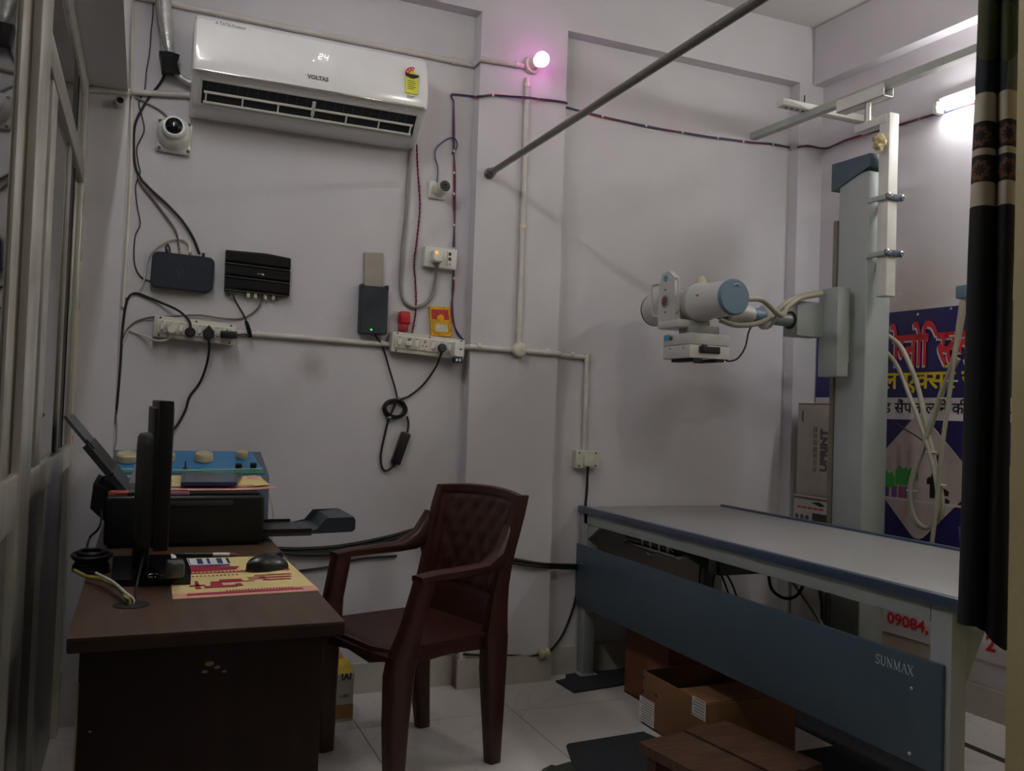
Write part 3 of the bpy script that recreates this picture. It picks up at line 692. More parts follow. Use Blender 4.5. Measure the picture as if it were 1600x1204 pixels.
MB().tube([p+V((.002, -.016, -.006)), WB(688, 556, 3.28), WB(680, 575, 3.31), WB(662, 600, YB-.006), WB(640, 618, YB-.006), WB(624, 624, YB-.01)], .0042, 8).put('cable', blackm, t)
rc = WB(617, 638, YB-.012)
for k in range(6):
    r_ = .043+random.uniform(-.006, .006); ox, oz = random.uniform(-.005, .005), random.uniform(-.004, .004)
    MB().tube([rc+V((ox+r_*1.02*math.cos(a), -.004*k+.008, oz+r_*.82*math.sin(a))) for a in [2*math.pi*i/14 for i in range(14)]], .0036, 7, 2, closed=True).put('coil', blackm, t)
for x, y in ((622, 622), (608, 652)):
    q = WB(x, y, YB-.014); bx(q-V((.006, .014, .004)), q+V((.006, .012, .005)), .002).put('tie', wire_grey, t)
b0, b1 = WB(634, 678, YB-.014), WB(618, 722, YB-.014)
mid = (b0+b1)/2; dv = (b1-b0); ang = math.atan2(dv.x, -dv.z)
MB().box((-.019, -.013, -dv.length/2-.006), (.019, .014, dv.length/2+.006), .005, 2, mtx=Matrix.Translation(mid) @ Matrix.Rotation(ang*-1, 4, 'Y')).put('brick', M('charger_black', '#1a1a1c', .35), t)
MB().tube([WB(636, 650, YB-.01), WB(638, 660, YB-.01), WB(637, 672, YB-.012), b0], .004, 8).put('cable', blackm, t)
MB().tube([b1, WB(612, 730, YB-.012), WB(604, 735, YB-.01), WB(597, 730, YB-.008), WB(595, 710, YB-.007), WB(601, 680, YB-.007), WB(607, 656, YB-.008), WB(618, 630, YB-.01)], .0042, 8).put('cable', blackm, t)
# black lit device with grey plate above
c, wd, hg = quad_face(0, 0, 0, ((563, 446), (607, 447), (606, 522), (564, 521)), 3.29, YB, 0)
t = thing('battery_backup', 'slate black power backup unit with a green light on the wall', 'power backup', c)
MB().loft([rrect(c.x, c.z, wd, hg, .008, YB), rrect(c.x, c.z, wd, hg, .008, 3.296), rrect(c.x, c.z, wd-.008, hg-.008, .006, 3.289)]).put('case', slate, t)
bx((c.x-wd/2, 3.289, c.z+hg/2-.012), (c.x-wd/2+.014, YB, c.z+hg/2+.006), .002).put('hook', slate, t)
bx((c.x+wd/2-.014, 3.289, c.z+hg/2-.012), (c.x+wd/2, YB, c.z+hg/2+.006), .002).put('hook', slate, t)
for k, x in enumerate((-.010, .0, .008, .015)): bx((c.x+x-.003, 3.2875, c.z-hg/2+.013), (c.x+x+.003, 3.2895, c.z-hg/2+.018)).put('indicator', greenled if k == 0 else navy, t)
MB().tube([V((c.x+.01, 3.31, c.z-hg/2)), WB(599, 545, YB-.012), WB(608, 575, YB-.008), WB(617, 605, YB-.008), WB(621, 622, YB-.01)], .0036, 8).put('cable', blackm, t)
q = [WB(x, y, 3.322) for x, y in ((570, 394), (599, 395), (599, 450), (569, 450))]
tag(MB().ngon(q, (0, YB-3.322, 0)).put('mounting_plate', M('grey_plate', '#9a948d', .45, .3, var=.1)), 'grey rectangular plate fixed above the slate power backup', 'plate')
# white modular box with glowing adapter
c, wd, hg = quad_face(0, 0, 0, ((664, 386), (714, 388), (714, 420), (664, 417)), 3.30, YB, 0)
t = thing('switch_box', 'white switch box with a glowing orange plug top beside the pillar', 'switch box', (c.x, YB, c.z-hg/2))
plate(c, wd, hg, 3.30, YB, .003, .03).put('box', white_pl, t)
bx((c.x+.025, 3.2985, c.z-hg*.38), (c.x+.0265, 3.3005, c.z+hg*.38)).put('seam', wire_grey, t)
for dz, mt in ((.018, darkgrey), (-.002, darkgrey)): bx((c.x+.031, 3.298, c.z+dz-.006), (c.x+.042, 3.3005, c.z+dz+.007), .001).put('switch', mt, t)
bx((c.x+.036, 3.2985, c.z-.026), (c.x+.039, 3.3005, c.z-.018)).put('indicator', darkgrey, t)
p = V((c.x-.022, 3.30, c.z+.002)); t = thing('power_lead', 'white plug top with a grey cord hanging in a loop to the air conditioner', 'power lead', p)
o8 = rrect(p.x, p.z, .046, .052, .012, 3.302)
MB().loft([o8, [V((v.x, 3.270, v.z)) for v in o8], [V((p.x+(v.x-p.x)*.8, 3.263, p.z+(v.z-p.z)*.8)) for v in o8]]).put('plug', white_pl, t)
bx((p.x-.014, 3.2615, p.z+.006), (p.x-.003, 3.2635, p.z+.017), .001).put('lamp', orangeled, t)
MB().tube([p+V((.004, -.02, -.024)), WB(681, 425, 3.31), WB(680, 440, YB-.012), WB(675, 462, YB-.01), WB(662, 476, YB-.01), WB(645, 479, YB-.01), WB(630, 468, YB-.01), WB(626, 440, YB-.01), WB(629, 390, YB-.01), WB(634, 340, YB-.01), WB(637, 290, YB-.01), WB(641, 245, YB-.012), WB(646, 222, YB-.02)], .0068, 10).put('cable', wire_grey, t)
# red adapter standing on the board edge
c = WB(631, 497, 3.315)
t = thing('red_adapter', 'bright red wall adapter standing on the right switchboard', 'adapter', c)
plate(c, .044, .052, 3.292, YB, .008).put('case', redpl, t)
bx((c.x-.020, 3.298, c.z-.052), (c.x+.016, 3.33, c.z-.022), .003).put('holder', M('red_translucent', '#a52b34', .3), t)
for z in (.006, -.002): MB().cyl((c.x-.022, 3.312, c.z+.016+z), (c.x-.042, 3.312, c.z+.016+z), .002, n=10).put('pin', steel, t)
# framed gold deity card: plain golden frame with a red field
P = [WB(x, y, 3.318) for x, y in ((671, 478), (703, 480), (706, 526), (674, 524))]
t = thing('gold_frame', 'small gold foil framed picture standing on the right switchboard', 'picture', (P[3]+P[2])/2)
MB().ngon(P, (0, .012, 0)).put('frame', gold, t)
cx = sum((q for q in P), V())/4
ins = [cx+(q-cx)*.80 for q in P]
MB().ngon([q+V((0, -.002, 0)) for q in ins], (0, .003, 0)).put('picture', M('amber_print', '#d39a1c', .35, var=.3, scale=40), t)
up = [ins[0], ins[1], ins[1].lerp(ins[2], .42), ins[0].lerp(ins[3], .42)]
MB().ngon([q+V((0, -.003, 0)) for q in up], (0, .002, 0)).put('picture_field', M('red_print', '#b0252b', .4, var=.2, scale=40), t)
q = ins[0].lerp(ins[1], .5).lerp(ins[3].lerp(ins[2], .5), .36)
MB().lathe([(0, .015), (.0015, .015)], q+V((0, -.002, 0)), (0, -1, 0), 20).put('medallion', gold, t)
lw = [ins[0].lerp(ins[3], .62).lerp(ins[1].lerp(ins[2], .62), .12), ins[0].lerp(ins[3], .62).lerp(ins[1].lerp(ins[2], .62), .88), ins[3].lerp(ins[2], .88)+V((0, 0, .006)), ins[3].lerp(ins[2], .12)+V((0, 0, .006))]
MB().ngon([q+V((0, -.004, 0)) for q in lw], (0, .002, 0)).put('inscription', M('foil_white', '#c9c3b0', .4, var=.25, scale=90), t)
for k in range(7):
    for a_, b_ in ((0, 3), (1, 2)):
        q = P[a_].lerp(P[b_], (k+.5)/7); q = q.lerp(P[b_ if a_ == 1 else a_].lerp(P[a_ if a_ == 1 else b_], .5), 0)
        bx(q+V((-.003 if a_ == 1 else 0, -.003, -.004)), q+V((.001 if a_ == 1 else .004, 0, .004)), .001).put('frame_bead', gold, t)
# white adapter with blue base at right end
c = WB(717, 546, 3.255)
t = thing('mosquito_repellent', 'white plug-in vaporiser with a blue refill on the right switchboard', 'vaporiser', c)
MB().loft([rrect(c.x, c.z, .044, .062, .008, 3.284), rrect(c.x, c.z, .044, .062, .008, 3.255), rrect(c.x, c.z, .036, .054, .008, 3.246)]).put('case', white_pl, t)
MB().ngon([V((c.x-.004, 3.2455, c.z+.004)), V((c.x+.014, 3.2455, c.z+.004)), V((c.x+.005, 3.2455, c.z-.004))], (0, .002, 0)).put('emblem', wire_blue, t)
bx((c.x-.018, 3.252, c.z-.052), (c.x+.016, 3.282, c.z-.031), .003).put('refill', M('refill_blue', '#26334f', .3), t)
for x in (-.008, .005): bx((c.x+x-.004, 3.2505, c.z-.046), (c.x+x+.004, 3.253, c.z-.036)).put('refill_print', paper, t)
# grey switch box on the far right of the pillar with its black cord
c, wd, hg = quad_face(0, 0, 0, ((900, 703), (936, 704), (936, 732), (900, 731)), 3.30, YB, 0)
t = thing('switch_box', 'pale green-white switch box at the foot of the conduit by the table', 'switch box', (c.x, YB, c.z-hg/2))
plate(c, wd, hg, 3.30, YB, .003).put('box', M('greenish_white', '#c9cbb9', .45, var=.08), t)
plate(c+V((.0, 0, -.004)), .046, .05, 3.283, 3.302, .004).put('plug_top', M('greenish_white', '#c9cbb9'), t)
for sx in (-1, 1):
    for sz in (-1, 1): MB().lathe([(0, .004), (.001, .004)], (c.x+sx*wd*.36, 3.3, c.z+sz*hg*.36), (0, -1, 0), 10).put('screw', darkgrey, t)
cable('power_lead', 'black cord dropping from the switch box behind the table end', [V((c.x, 3.292, c.z-.022)), WB(918, 740, 3.30), WB(917, 765, YB-.008), WB(914, 800, YB-.006), WB(910, 860, YB-.006), WB(905, 900, YB-.006), WB(897, 945, YB-.006), WB(880, 990, YB-.006), WB(862, 1014, YB-.03), WB(853, 1020, YP-.02)], .0055, blackm, cat='power lead')
c = WB(850, 1020, YP-.018)
t = thing('inline_socket', 'cream inline socket where black cords join near the floor', 'connector', c)
MB().lathe([(0, .012), (.006, .020), (.022, .020), (.025, .016), (.03, .021), (.046, .019), (.05, .010)], c+V((-.025, 0, -.004)), (1, 0, .14), 18).put('body', M('old_ivory', '#b4ac92', .5), t)
cable('power_lead', 'black cord along the pillar skirting to the cream connector', [c+V((-.02, 0, -.004)), WB(830, 1024, YP-.008), WB(800, 1024, YP-.007), WB(765, 1023, YP-.007), WB(730, 1022, YP-.007), V((1.17, YB-.012, .135)), WB(640, 1015, YB-.008)], .0052, blackm, cat='power lead')
# thick black cables sweeping behind the chair
for k, pts in enumerate(([(420, 856), (470, 857), (530, 853), (600, 840), (650, 826), (672, 818), (700, 850), (760, 866), (800, 873), (850, 881), (905, 883)],
                         [(420, 860), (470, 864), (530, 861), (590, 848), (640, 833), (668, 824), (690, 852), (760, 869), (805, 879), (850, 885), (905, 888)],
                         [(425, 862), (480, 866), (540, 864), (600, 852), (650, 832), (658, 850), (668, 880), (700, 900)])):
    P = []
    for x, y in pts:
        base = YB if x < 722 else (YP if x < 873 else YB)
        if P and k < 2 and base == YP and P[-1].y > YP:      # round the pillar corner
            zq = (P[-1].z+WB(x, y, YP).z)/2; P += [V((1.183, YB-.030, zq)), V((1.186, YP-.014, zq))]
        P.append(WB(x, y, base-.010-.003*k))
    cable('power_cable', ['upper thick black cable running behind the chair', 'lower thick black cable running behind the chair', 'black cable dropping behind the chair back'][k], P, .0068, blackm)
cable('power_cable', 'thin black cable low on the wall between desk and chair', [WB(x, y, YB-.008) for x, y in ((440, 894), (480, 890), (520, 884), (560, 873), (620, 868))], .0042, blackm)
# red/blue twin wire round the room with white clips
t = thing('twin_wire', 'dark red and blue wire clipped along the walls at lintel height', 'wire', WB(880, 160, YP))
main = [WB(709, 158, YB-.005), V((1.10, YB-.005, WB(720, 151, YB).z)), V((1.185, YB-.005, WB(738, 152, YB).z)), V((1.19, YP-.005, WB(748, 152, YP).z)), WB(770, 149, YP-.005), WB(822, 153, YP-.024), WB(850, 156, YP-.005), V((1.586, YP-.005, WB(884, 161, YP).z)), V((1.59, YB-.005, WB(886, 168, YB).z))]
main += [WB(x, y, YB-.005) for x, y in ((940, 182), (1010, 197), (1090, 211), (1160, 221), (1205, 225), (1240, 231))]+[V((2.81, YP-.005, WB(1250, 231, YP).z)), WB(1262, 228, YP-.005)]
zc_ = main[-1].z
mr_ = [WR(x, y, .008) for x, y in ((1330, 216), (1400, 196), (1462, 178), (1520, 160), (1560, 147))]
main += [V((XR(3.24)-.008, 3.24, zc_-.005)), V((XR(3.15)-.008, 3.15, zc_))]+mr_
off = lambda k, i: V((0, -.001*k, .0035*math.sin(i*1.9+k*2.2)))
for k, mt in enumerate((wire_red, wire_blue, M('dark_wire', '#3a2026', .5))):
    MB().tube([p+off(k, i) for i, p in enumerate(main)], .0026, 6).put('strand', mt, t)
dn_ = [WB(709, 158, YB-.005), WB(709, 215, YB-.005), WB(710, 270, YB-.005), WB(710, 340, YB-.005), WB(709, 386, YB-.005)]
dn2 = [WB(709, 421, YB-.005), WB(708, 450, YB-.005), WB(706, 480, YB-.005), WB(709, 505, YB-.005), WB(716, 522, YB-.005), WB(728, 535, YB-.006)]
for D in (dn_, dn2):
    for k, mt in enumerate((wire_red, wire_blue)):
        MB().tube([p+V((.0035*math.sin(i*2+k*3.1), -.001*k, 0)) for i, p in enumerate(D)], .0028, 6).put('strand', mt, t)
for p in [main[4], WB(783, 150, YP-.005), WB(840, 155, YP-.005)]+[WB(x, y, YB-.005) for x, y in ((941, 182), (1009, 197), (1066, 207), (1121, 215), (1161, 221), (1207, 226))]+[WB(709, y, YB-.005) for y in (236, 270, 303, 352, 435)]+[WR(x, y, .006) for x, y in ((1316, 219), (1347, 211), (1436, 186))]:
    bx(p-V((.004, .006, .005)), p+V((.004, .004, .005)), .001).put('clip', white_pl, t)
cable('blue_wire', 'blue wire looping from the small camera up to the wire run', [WB(683, 286, YB-.02), WB(684, 262, YB-.006), WB(680, 246, YB-.006), WB(682, 232, YB-.006), WB(696, 219, YB-.006), WB(708, 215, YB-.012), WB(714, 222, YB-.012), WB(713, 232, YB-.010), WB(706, 240, YB-.006)], .0026, wire_blue, cat='wire')
# cables down the left corner
cable('cable', 'black cable from the taped pipe down to the corner bundle', run([(262, 108), (250, 130), (236, 148), (222, 170), (211, 195), (209, 230), (212, 262), (222, 282)], off=.006), .0042, blackm)
cable('cable', 'thin dark wavy wire hanging from the ceiling along the corner', run([(240, -40), (239, 20), (236, 50), (234, 80), (229, 110), (226, 140), (217, 160), (222, 182), (225, 205), (214, 230), (216, 255), (219, 270), (212, 290), (214, 320), (219, 350), (211, 370), (210, 410), (220, 432), (237, 440)], off=.004), .0022, M('dark_wire', '#3a2026'), n=6)
cable('cable', 'thick black cable curving down to the navy box', run([(222, 282), (240, 300), (262, 320), (285, 345), (302, 372), (312, 397)], off=.012), .0046, blackm)
cable('cable', 'brown coaxial cable curving down to the navy box', run([(215, 275), (222, 290), (242, 315), (262, 342), (275, 362), (281, 392)], off=.008), .0038, M('brown_wire', '#6a5a50', .5))
cable('cable', 'white patch lead arching over the navy box', [WB(297, 396, YB-.02), WB(294, 380, YB-.012), WB(280, 373, YB-.008), WB(262, 376, YB-.008), WB(243, 388, YB-.008), WB(232, 402, YB-.008), WB(227, 430, YB-.008), WB(220, 452, YB-.006)], .0030, wire_white)
cable('cable', 'grey cable from the dome camera to the corner', run([(266, 186), (250, 172), (228, 160), (212, 152)], off=.006), .0035, wire_grey)
cable('cable', 'cream cable tied down the corner below the pipe', run([(197, 380), (198, 410), (193, 450), (194, 462), (202, 464), (208, 460)], off=.005), .003, wire_white)
cable('cable', 'short black lead looped on top of the navy box', [WB(260, 396, YB-.02), WB(259, 387, YB-.01), WB(262, 382, YB-.01), WB(265, 387, YB-.01), WB(266, 396, YB-.02)], .0028, blackm)
cable('cable', 'thin grey lead beside the black cord above the printer', run([(181, 640), (182, 665), (181, 690), (177, 705)], off=.008), .0024, wire_grey)
# ================================================================== DESK AND WHAT STANDS ON IT
DZ = .72; dx0, dx1, dy0, dy1 = -.094, .350, 1.552, 3.20
t = thing('desk', 'dark brown laminate desk along the glazed partition', 'desk', (.13, 2.35, 0))
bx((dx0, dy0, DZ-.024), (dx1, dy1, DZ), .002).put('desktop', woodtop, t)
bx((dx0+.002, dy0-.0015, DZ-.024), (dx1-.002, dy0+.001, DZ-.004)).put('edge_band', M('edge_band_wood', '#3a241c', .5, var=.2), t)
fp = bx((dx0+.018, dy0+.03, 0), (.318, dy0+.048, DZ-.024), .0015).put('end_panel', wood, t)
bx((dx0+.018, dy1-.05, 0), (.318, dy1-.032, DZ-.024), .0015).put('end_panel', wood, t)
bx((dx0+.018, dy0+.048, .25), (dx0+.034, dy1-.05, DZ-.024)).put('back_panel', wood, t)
bx((dx0+.0165, dy0+.0285, .46), (dx0+.0195, dy0+.0305, .64)).put('worn_edge', M('bare_board', '#a5916f', .7, var=.2), fp)
for x, z, r in ((.125, .655, .006), (.138, .648, .004), (.118, .642, .004), (.150, .64, .003), (-.055, .56, .002)):
    MB().sphere((x, dy0+.0295, z), r, (1.3, .12, .7), 8, 6).put('chip', M('bare_board', '#a5916f'), fp)
q = [(.318, dy0+.0285, .318), (.306, dy0+.0285, .322), (.301, dy0+.0285, .305), (.308, dy0+.0285, .29), (.303, dy0+.0285, .275), (.318, dy0+.0285, .27)]
MB().ngon(q, (0, .003, 0)).put('chip', M('bare_board', '#a5916f'), fp)
gc = WZ(205, 945, DZ)
MB().lathe([(0, .032), (.0012, .032), (.0012, .030)], gc, (0, 0, 1), 28).put('grommet_hole', blackm, t)
# monitor seen on its edge
mo = thing('monitor', 'black computer monitor seen edge-on on the desk', 'monitor', (.02, 2.05, DZ))
Rm = Matrix.Translation((.040, 2.12, 0)) @ Matrix.Rotation(math.radians(1.0), 4, 'Z')
MB().box((-.012, -.24, .80), (.016, .24, 1.10), .003, 2, mtx=Rm).put('screen_bezel', black, mo)
MB().box((.0155, -.225, .815), (.0172, .225, 1.085), mtx=Rm).put('screen', M('screen_glass', '#08090b', .1), mo)
MB().box((-.020, -.215, .82), (-.010, .215, 1.085), .003, 2, mtx=Rm).put('back_cover', darkgrey, mo)
sec = lambda z, s: [Rm @ V((-.018-.030*s*math.sin(a), .115*s*math.cos(a)-.10, z)) for a in [math.pi*i/10 for i in range(11)]]
MB().loft([sec(.80, .85), sec(.82, 1), sec(1.005, 1), sec(1.022, .96), sec(1.028, .86)]).put('back_hump', darkgrey, mo)
MB().box((-.045, -.06, DZ+.012), (-.012, .06, .86), .006, 2, mtx=Rm).put('stand_neck', black, mo)
bs = [(-.085, -.17), (.065, -.19), (.072, -.10), (.072, .12), (-.085, .12)]
MB().ngon([Rm @ V((x, y, DZ)) for x, y in bs], (0, 0, .014)).put('stand_base', M('gloss_black', '#0c0c0e', .18), mo)
# things lying on the monitor foot
kr = V((.037, 1.965, DZ+.0165))
t = thing('key_ring', 'steel key ring on the monitor foot', 'key ring', kr)
MB().tube([kr+V((.012*math.cos(a), .020*math.sin(a), .0)) for a in [2*math.pi*i/16 for i in range(16)]], .0014, 6, 1, closed=True).put('ring', chrome, t)
MB().ngon([kr+V(p) for p in ((.012, -.004, -.0015), (.034, -.012, -.0015), (.036, -.006, -.0015), (.014, .002, -.0015))], (0, 0, .002)).put('key', steel, t)
q = V((.078, 1.955, DZ+.015))
t = thing('glass_tumbler', 'small clear glass block catching light on the monitor foot', 'glass', q)
gl = M('clear_glass', '#7f8784', .06, var=.1); gl.node_tree.nodes['Principled BSDF'].inputs['Transmission Weight'].default_value = .6
bx(q+V((-.020, -.030, 0)), q+V((.018, .030, .034)), .006, 3).put('body', gl, t)
bx(q+V((-.014, -.024, .004)), q+V((.012, .024, .026)), .004).put('inner', M('amber_inner', '#6b5a3c', .3), t)
# coil of black cable at the partition side and the loose leads into the grommet
cc_ = WZ(142, 892, DZ)
t = thing('cable_coil', 'coiled black cables behind the monitor foot', 'cable coil', cc_)
for k in range(7):
    r_ = .042+random.uniform(-.008, .008)
    MB().tube([cc_+V((r_*.75*math.cos(a)+random.uniform(-.003, .003), r_*1.1*math.sin(a), .006+k*.006)) for a in [2*math.pi*i/10 for i in range(10)]], .0042, 7, 3, closed=True).put('coil', blackm, t)
cable('loose_lead', 'yellow and grey lead running into the desk grommet', [cc_+V((-.03, -.05, .012)), WZ(135, 900, DZ+.012), WZ(160, 905, DZ+.016), WZ(185, 918, DZ+.018), WZ(196, 932, DZ+.014), gc+V((-.004, .004, .006)), gc+V((0, 0, -.02))], .0042, M('yellow_grey_wire', '#9c8c45', .5, var=.5, scale=60))
cable('loose_lead', 'white lead running into the desk grommet', [WZ(150, 895, DZ+.03), WZ(175, 908, DZ+.026), WZ(196, 926, DZ+.02), gc+V((.004, .006, .006)), gc+V((.003, 0, -.02))], .003, wire_white)
cable('loose_lead', 'thin black lead hanging off the monitor into the grommet', [V((.02, 1.97, .80)), V((.012, 1.90, .77)), V((.004, 1.83, .735)), gc+V((.008, .004, .004)), gc+V((.006, 0, -.02))], .0022, blackm)
cable('loose_lead', 'black lead from the wall down beside the printer', [WZ(176, 740, .93), V((-.10, 2.75, .86)), WZ(158, 815, .80), WZ(140, 840, .76), WZ(136, 862, .735), cc_+V((0, .05, .02))], .0028, blackm)
# ---- printer, its side to the camera, paper support to the left and tray to the right
px0, px1, py0, py1, pz1 = -.075, .316, 2.43, 2.88, .853
pr = thing('printer', 'black inkjet printer with raised paper support and extended tray', 'printer', (.12, 2.6, DZ))
bx((px0, py0, DZ+.008), (px1, py1, pz1), .008, 3).put('body', black, pr)
bx((px0+.01, py0+.01, DZ), (px1-.01, py1-.01, DZ+.01)).put('foot', blackm, pr)
bx((px0+.02, py0+.015, pz1-.001), (px1-.012, py1-.015, pz1+.008), .003).put('lid', M('printer_lid', '#1e1f21', .35), pr)
bx((.075, py0-.002, pz1-.028), (.235, py0+.002, pz1-.014), .002).put('side_grip', darkgrey, pr)
for k in range(9): bx((.078+k*.010, py0-.0025, pz1-.034), (.083+k*.010, py0+.001, pz1-.030)).put('vent_slot', blackm, pr)
sdir = V((-.19, 0, .235)).normalized(); sn = V((.235, 0, .19)).normalized()
def slab(a0_, a1_, y0, y1, th, name, mat):
    o = V((.012, 0, .815)); p = [o+sdir*a0_, o+sdir*a1_, o+sdir*a1_-sn*th, o+sdir*a0_-sn*th]
    MB().ngon([(v.x, y0, v.z) for v in p], (0, y1-y0, 0)).put(name, mat, pr)
slab(-.03, .215, 2.48, 2.85, .016, 'paper_support', darkgrey)
slab(.12, .305, 2.52, 2.80, .008, 'paper_support_extension', M('support_grey', '#44474b', .4))
slab(.195, .225, 2.505, 2.52, -.004, 'paper_support_rib', darkgrey)
MB().ngon([(px0+.005, py0+.03, DZ+.06), (px0-.035, py0+.03, DZ+.10), (px0-.03, py0+.03, pz1+.03), (px0+.03, py0+.03, pz1+.0)], (0, .30, 0)).put('rear_feed', black, pr)
tb = MB(); tb.box((px1, 2.47, .736), (.452, 2.72, .744), .001); tb.put('output_tray', darkgrey, pr)
bx((px1, 2.47, .744), (.452, 2.478, .756)).put('tray_lip', black, pr); bx((px1, 2.712, .744), (.43, 2.72, .752)).put('tray_lip', black, pr)
side = [(.44, .738), (.57, .742), (.578, .75), (.578, .776), (.572, .784), (.495, .782), (.47, .752), (.44, .746)]
for y in (2.485, 2.697): MB().ngon([(x, y, z) for x, z in side], (0, .008, 0)).put('extension_side', slate, pr)
fl_ = [(.44, .738), (.49, .742), (.515, .772), (.574, .778), (.574, .784), (.510, .778), (.485, .750), (.44, .745)]
MB().ngon([(x, 2.493, z) for x, z in fl_], (0, .204, 0)).put('tray_extension', slate, pr)
# sheets, tablet and pen box on the printer lid
LZ = pz1+.008
def sheet(name, label, pts, z, mat, th=.0012, cat='paper', group=None):
    o = MB().ngon([V((x, y, z)) for x, y in pts], (0, 0, th)); return tag(o.put(name, mat), label, cat, group)
def curlsheet(c, w_, l_, rz, z, curl, n=10):
    R = Matrix.Translation((c[0], c[1], z)) @ Matrix.Rotation(rz, 4, 'Z'); mb = MB()
    mb.grid(lambda i, j_: R @ V((-w_/2+w_*i/n, -l_/2+l_*j_/n, curl(i/n, j_/n))), n+1, n+1, lambda i, j_: (0, 0, .0009)); return mb
tag(curlsheet((.185, 2.66), .33, .38, .05, LZ, lambda u, v: .014*max(0, u-.75)*4*abs(v-.4)+.002).put('leaflet', pinkp), 'pink-edged leaflet lying undermost on the printer', 'leaflet')
tag(curlsheet((.178, 2.70), .34, .32, -.04, LZ+.005, lambda u, v: .03*max(0, u-.8)*(1-v)+.02*max(0, v-.85)).put('leaflet', yelpap), 'yellow leaflet with red print on the printer', 'leaflet')
lf = bpy.data.objects['leaflet.001']
for k, (x0, x1, y0, y1) in enumerate(((.03, .085, 2.56, 2.578), (.04, .075, 2.60, 2.612), (.03, .08, 2.63, 2.65), (.045, .09, 2.67, 2.68), (.25, .30, 2.54, 2.548))):
    MB().ngon([(x0, y0, LZ+.0085), (x1, y0+.004, LZ+.0085), (x1-.006, y1+.004, LZ+.0085), (x0+.004, y1, LZ+.0085)], (0, 0, .0008)).put('print', redink, lf)
q = [(.105, 2.515), (.250, 2.515), (.300, 2.85), (.122, 2.85)]
t = thing('tablet', 'thin dark blue-grey tablet lying on the leaflets', 'tablet', (.19, 2.68, LZ+.012))
MB().ngon([(x, y, LZ+.011) for x, y in q], (0, 0, .008)).put('back', M('tablet_navy', '#2b3566', .3), t)
MB().ngon([(.19+(x-.19)*.97, 2.68+(y-2.68)*.97, LZ+.0188) for x, y in q], (0, 0, .0012)).put('screen', M('tablet_face', '#3c3d49', .25), t)
t = thing('phone', 'small phone with a purple-pink edge at the printer front', 'phone', (.085, 2.455, pz1+.002))
bx((.055, 2.436, LZ-.009), (.125, 2.475, LZ+.003), .004, 3).put('body', M('phone_case', '#8c5a6a', .3), t)
bx((.058, 2.440, LZ+.0028), (.122, 2.471, LZ+.0038), .001).put('screen', M('phone_glass', '#191a1e', .1), t)
t = thing('pen_pack', 'small red and grey packet on the printer left corner', 'packet', (-.03, 2.46, LZ))
bx((-.070, 2.445, LZ-.012), (-.022, 2.50, LZ+.002), .003).put('body', M('salmon_red', '#b8574a', .5), t)
bx((-.022, 2.446, LZ-.012), (.005, 2.499, LZ+.001), .003).put('cap', M('packet_grey', '#55504e', .4), t)
tag(MB().ngon([(-.024, 2.585, LZ+.012), (.005, 2.57, LZ+.012), (.022, 2.575, LZ+.06), (-.006, 2.59, LZ+.072)], (0, .002, 0)).put('paper_slip', M('lilac_paper', '#aca3b4', .6)), 'lilac paper slip standing beside the monitor', 'paper')
# ---- blue x-ray control console at the end of the desk
co = thing('xray_console', 'blue x-ray control console with four cream knobs on the desk', 'console', (.15, 3.05, DZ))
cxa, cxb = -.078, .388
MB().ngon([(cxa, 2.90, DZ), (cxa, 3.19, DZ), (cxa, 3.19, .925), (cxa, 3.155, .93), (cxa, 2.91, .868), (cxa, 2.90, .855)], (cxb-cxa, 0, 0)).put('case', M('console_grey', '#4d5a6c', .4), co)
pn = V((0, -.062, .245)).normalized(); pd = V((0, .245, .062)).normalized()
def pc(x, s, o=0): return V((x, 2.91, .868))+pd*s+pn*o
conm = M('console_blue', '#2f76a8', .35, var=.06)
MB().ngon([pc(cxa+.012, .012), pc(cxb-.012, .012), pc(cxb-.03, .243), pc(cxa+.012, .243)], pn*.002).put('panel', conm, co)
gp = MB().ngon([pc(cxa+.012, .012, .0018), pc(cxb-.012, .012, .0018), pc(cxb-.014, .060, .0018), pc(.16, .040, .0018), pc(cxa+.012, .048, .0018)], pn*.0008).put('panel_band', M('console_green', '#2c7a62', .35), co)
MB().tube([pc(cxb-.014, .060, .003), pc(.22, .046, .003), pc(.12, .040, .003), pc(cxa+.012, .048, .003)], .0012, 5, 6).put('panel_line', white_pl, co)
kn = M('cream_knob', '#b5a787', .5, var=.15, scale=30)
for x, s, r in ((-.035, .13, .036), (.075, .14, .033), (.195, .14, .030), (.318, .165, .021)):
    MB().lathe([(0, r*.9), (.003, r), (.022, r*.96), (.026, r*.85)], pc(x, s, .002), pn, 28).put('knob', kn, co)
for x, s in ((.298, .062), (.345, .07)):
    MB().box((-.010, -.008, 0), (.010, .008, .016), .002, mtx=Matrix.Translation(pc(x, s, .002)) @ Matrix.Rotation(.25, 4, 'X')).put('push_button', blackm, co)
MB().lathe([(0, .008), (.004, .006), (.006, .0025), (.026, .0018)], pc(.135, .055, .002), pn, 12).put('toggle', darkgrey, co)
tag(bx((.385, 3.0, DZ-.02), (.405, 3.08, .80), .006).put('cream_box', cream), 'small cream box just behind the printer corner', 'box')
cable('lead', 'thin pale lead hanging at the desk edge by the wall', [V((.405, 3.0, .80)), V((.415, 2.98, .74)), V((.418, 3.0, .66)), V((.42, 3.05, .55))], .002, wire_white)
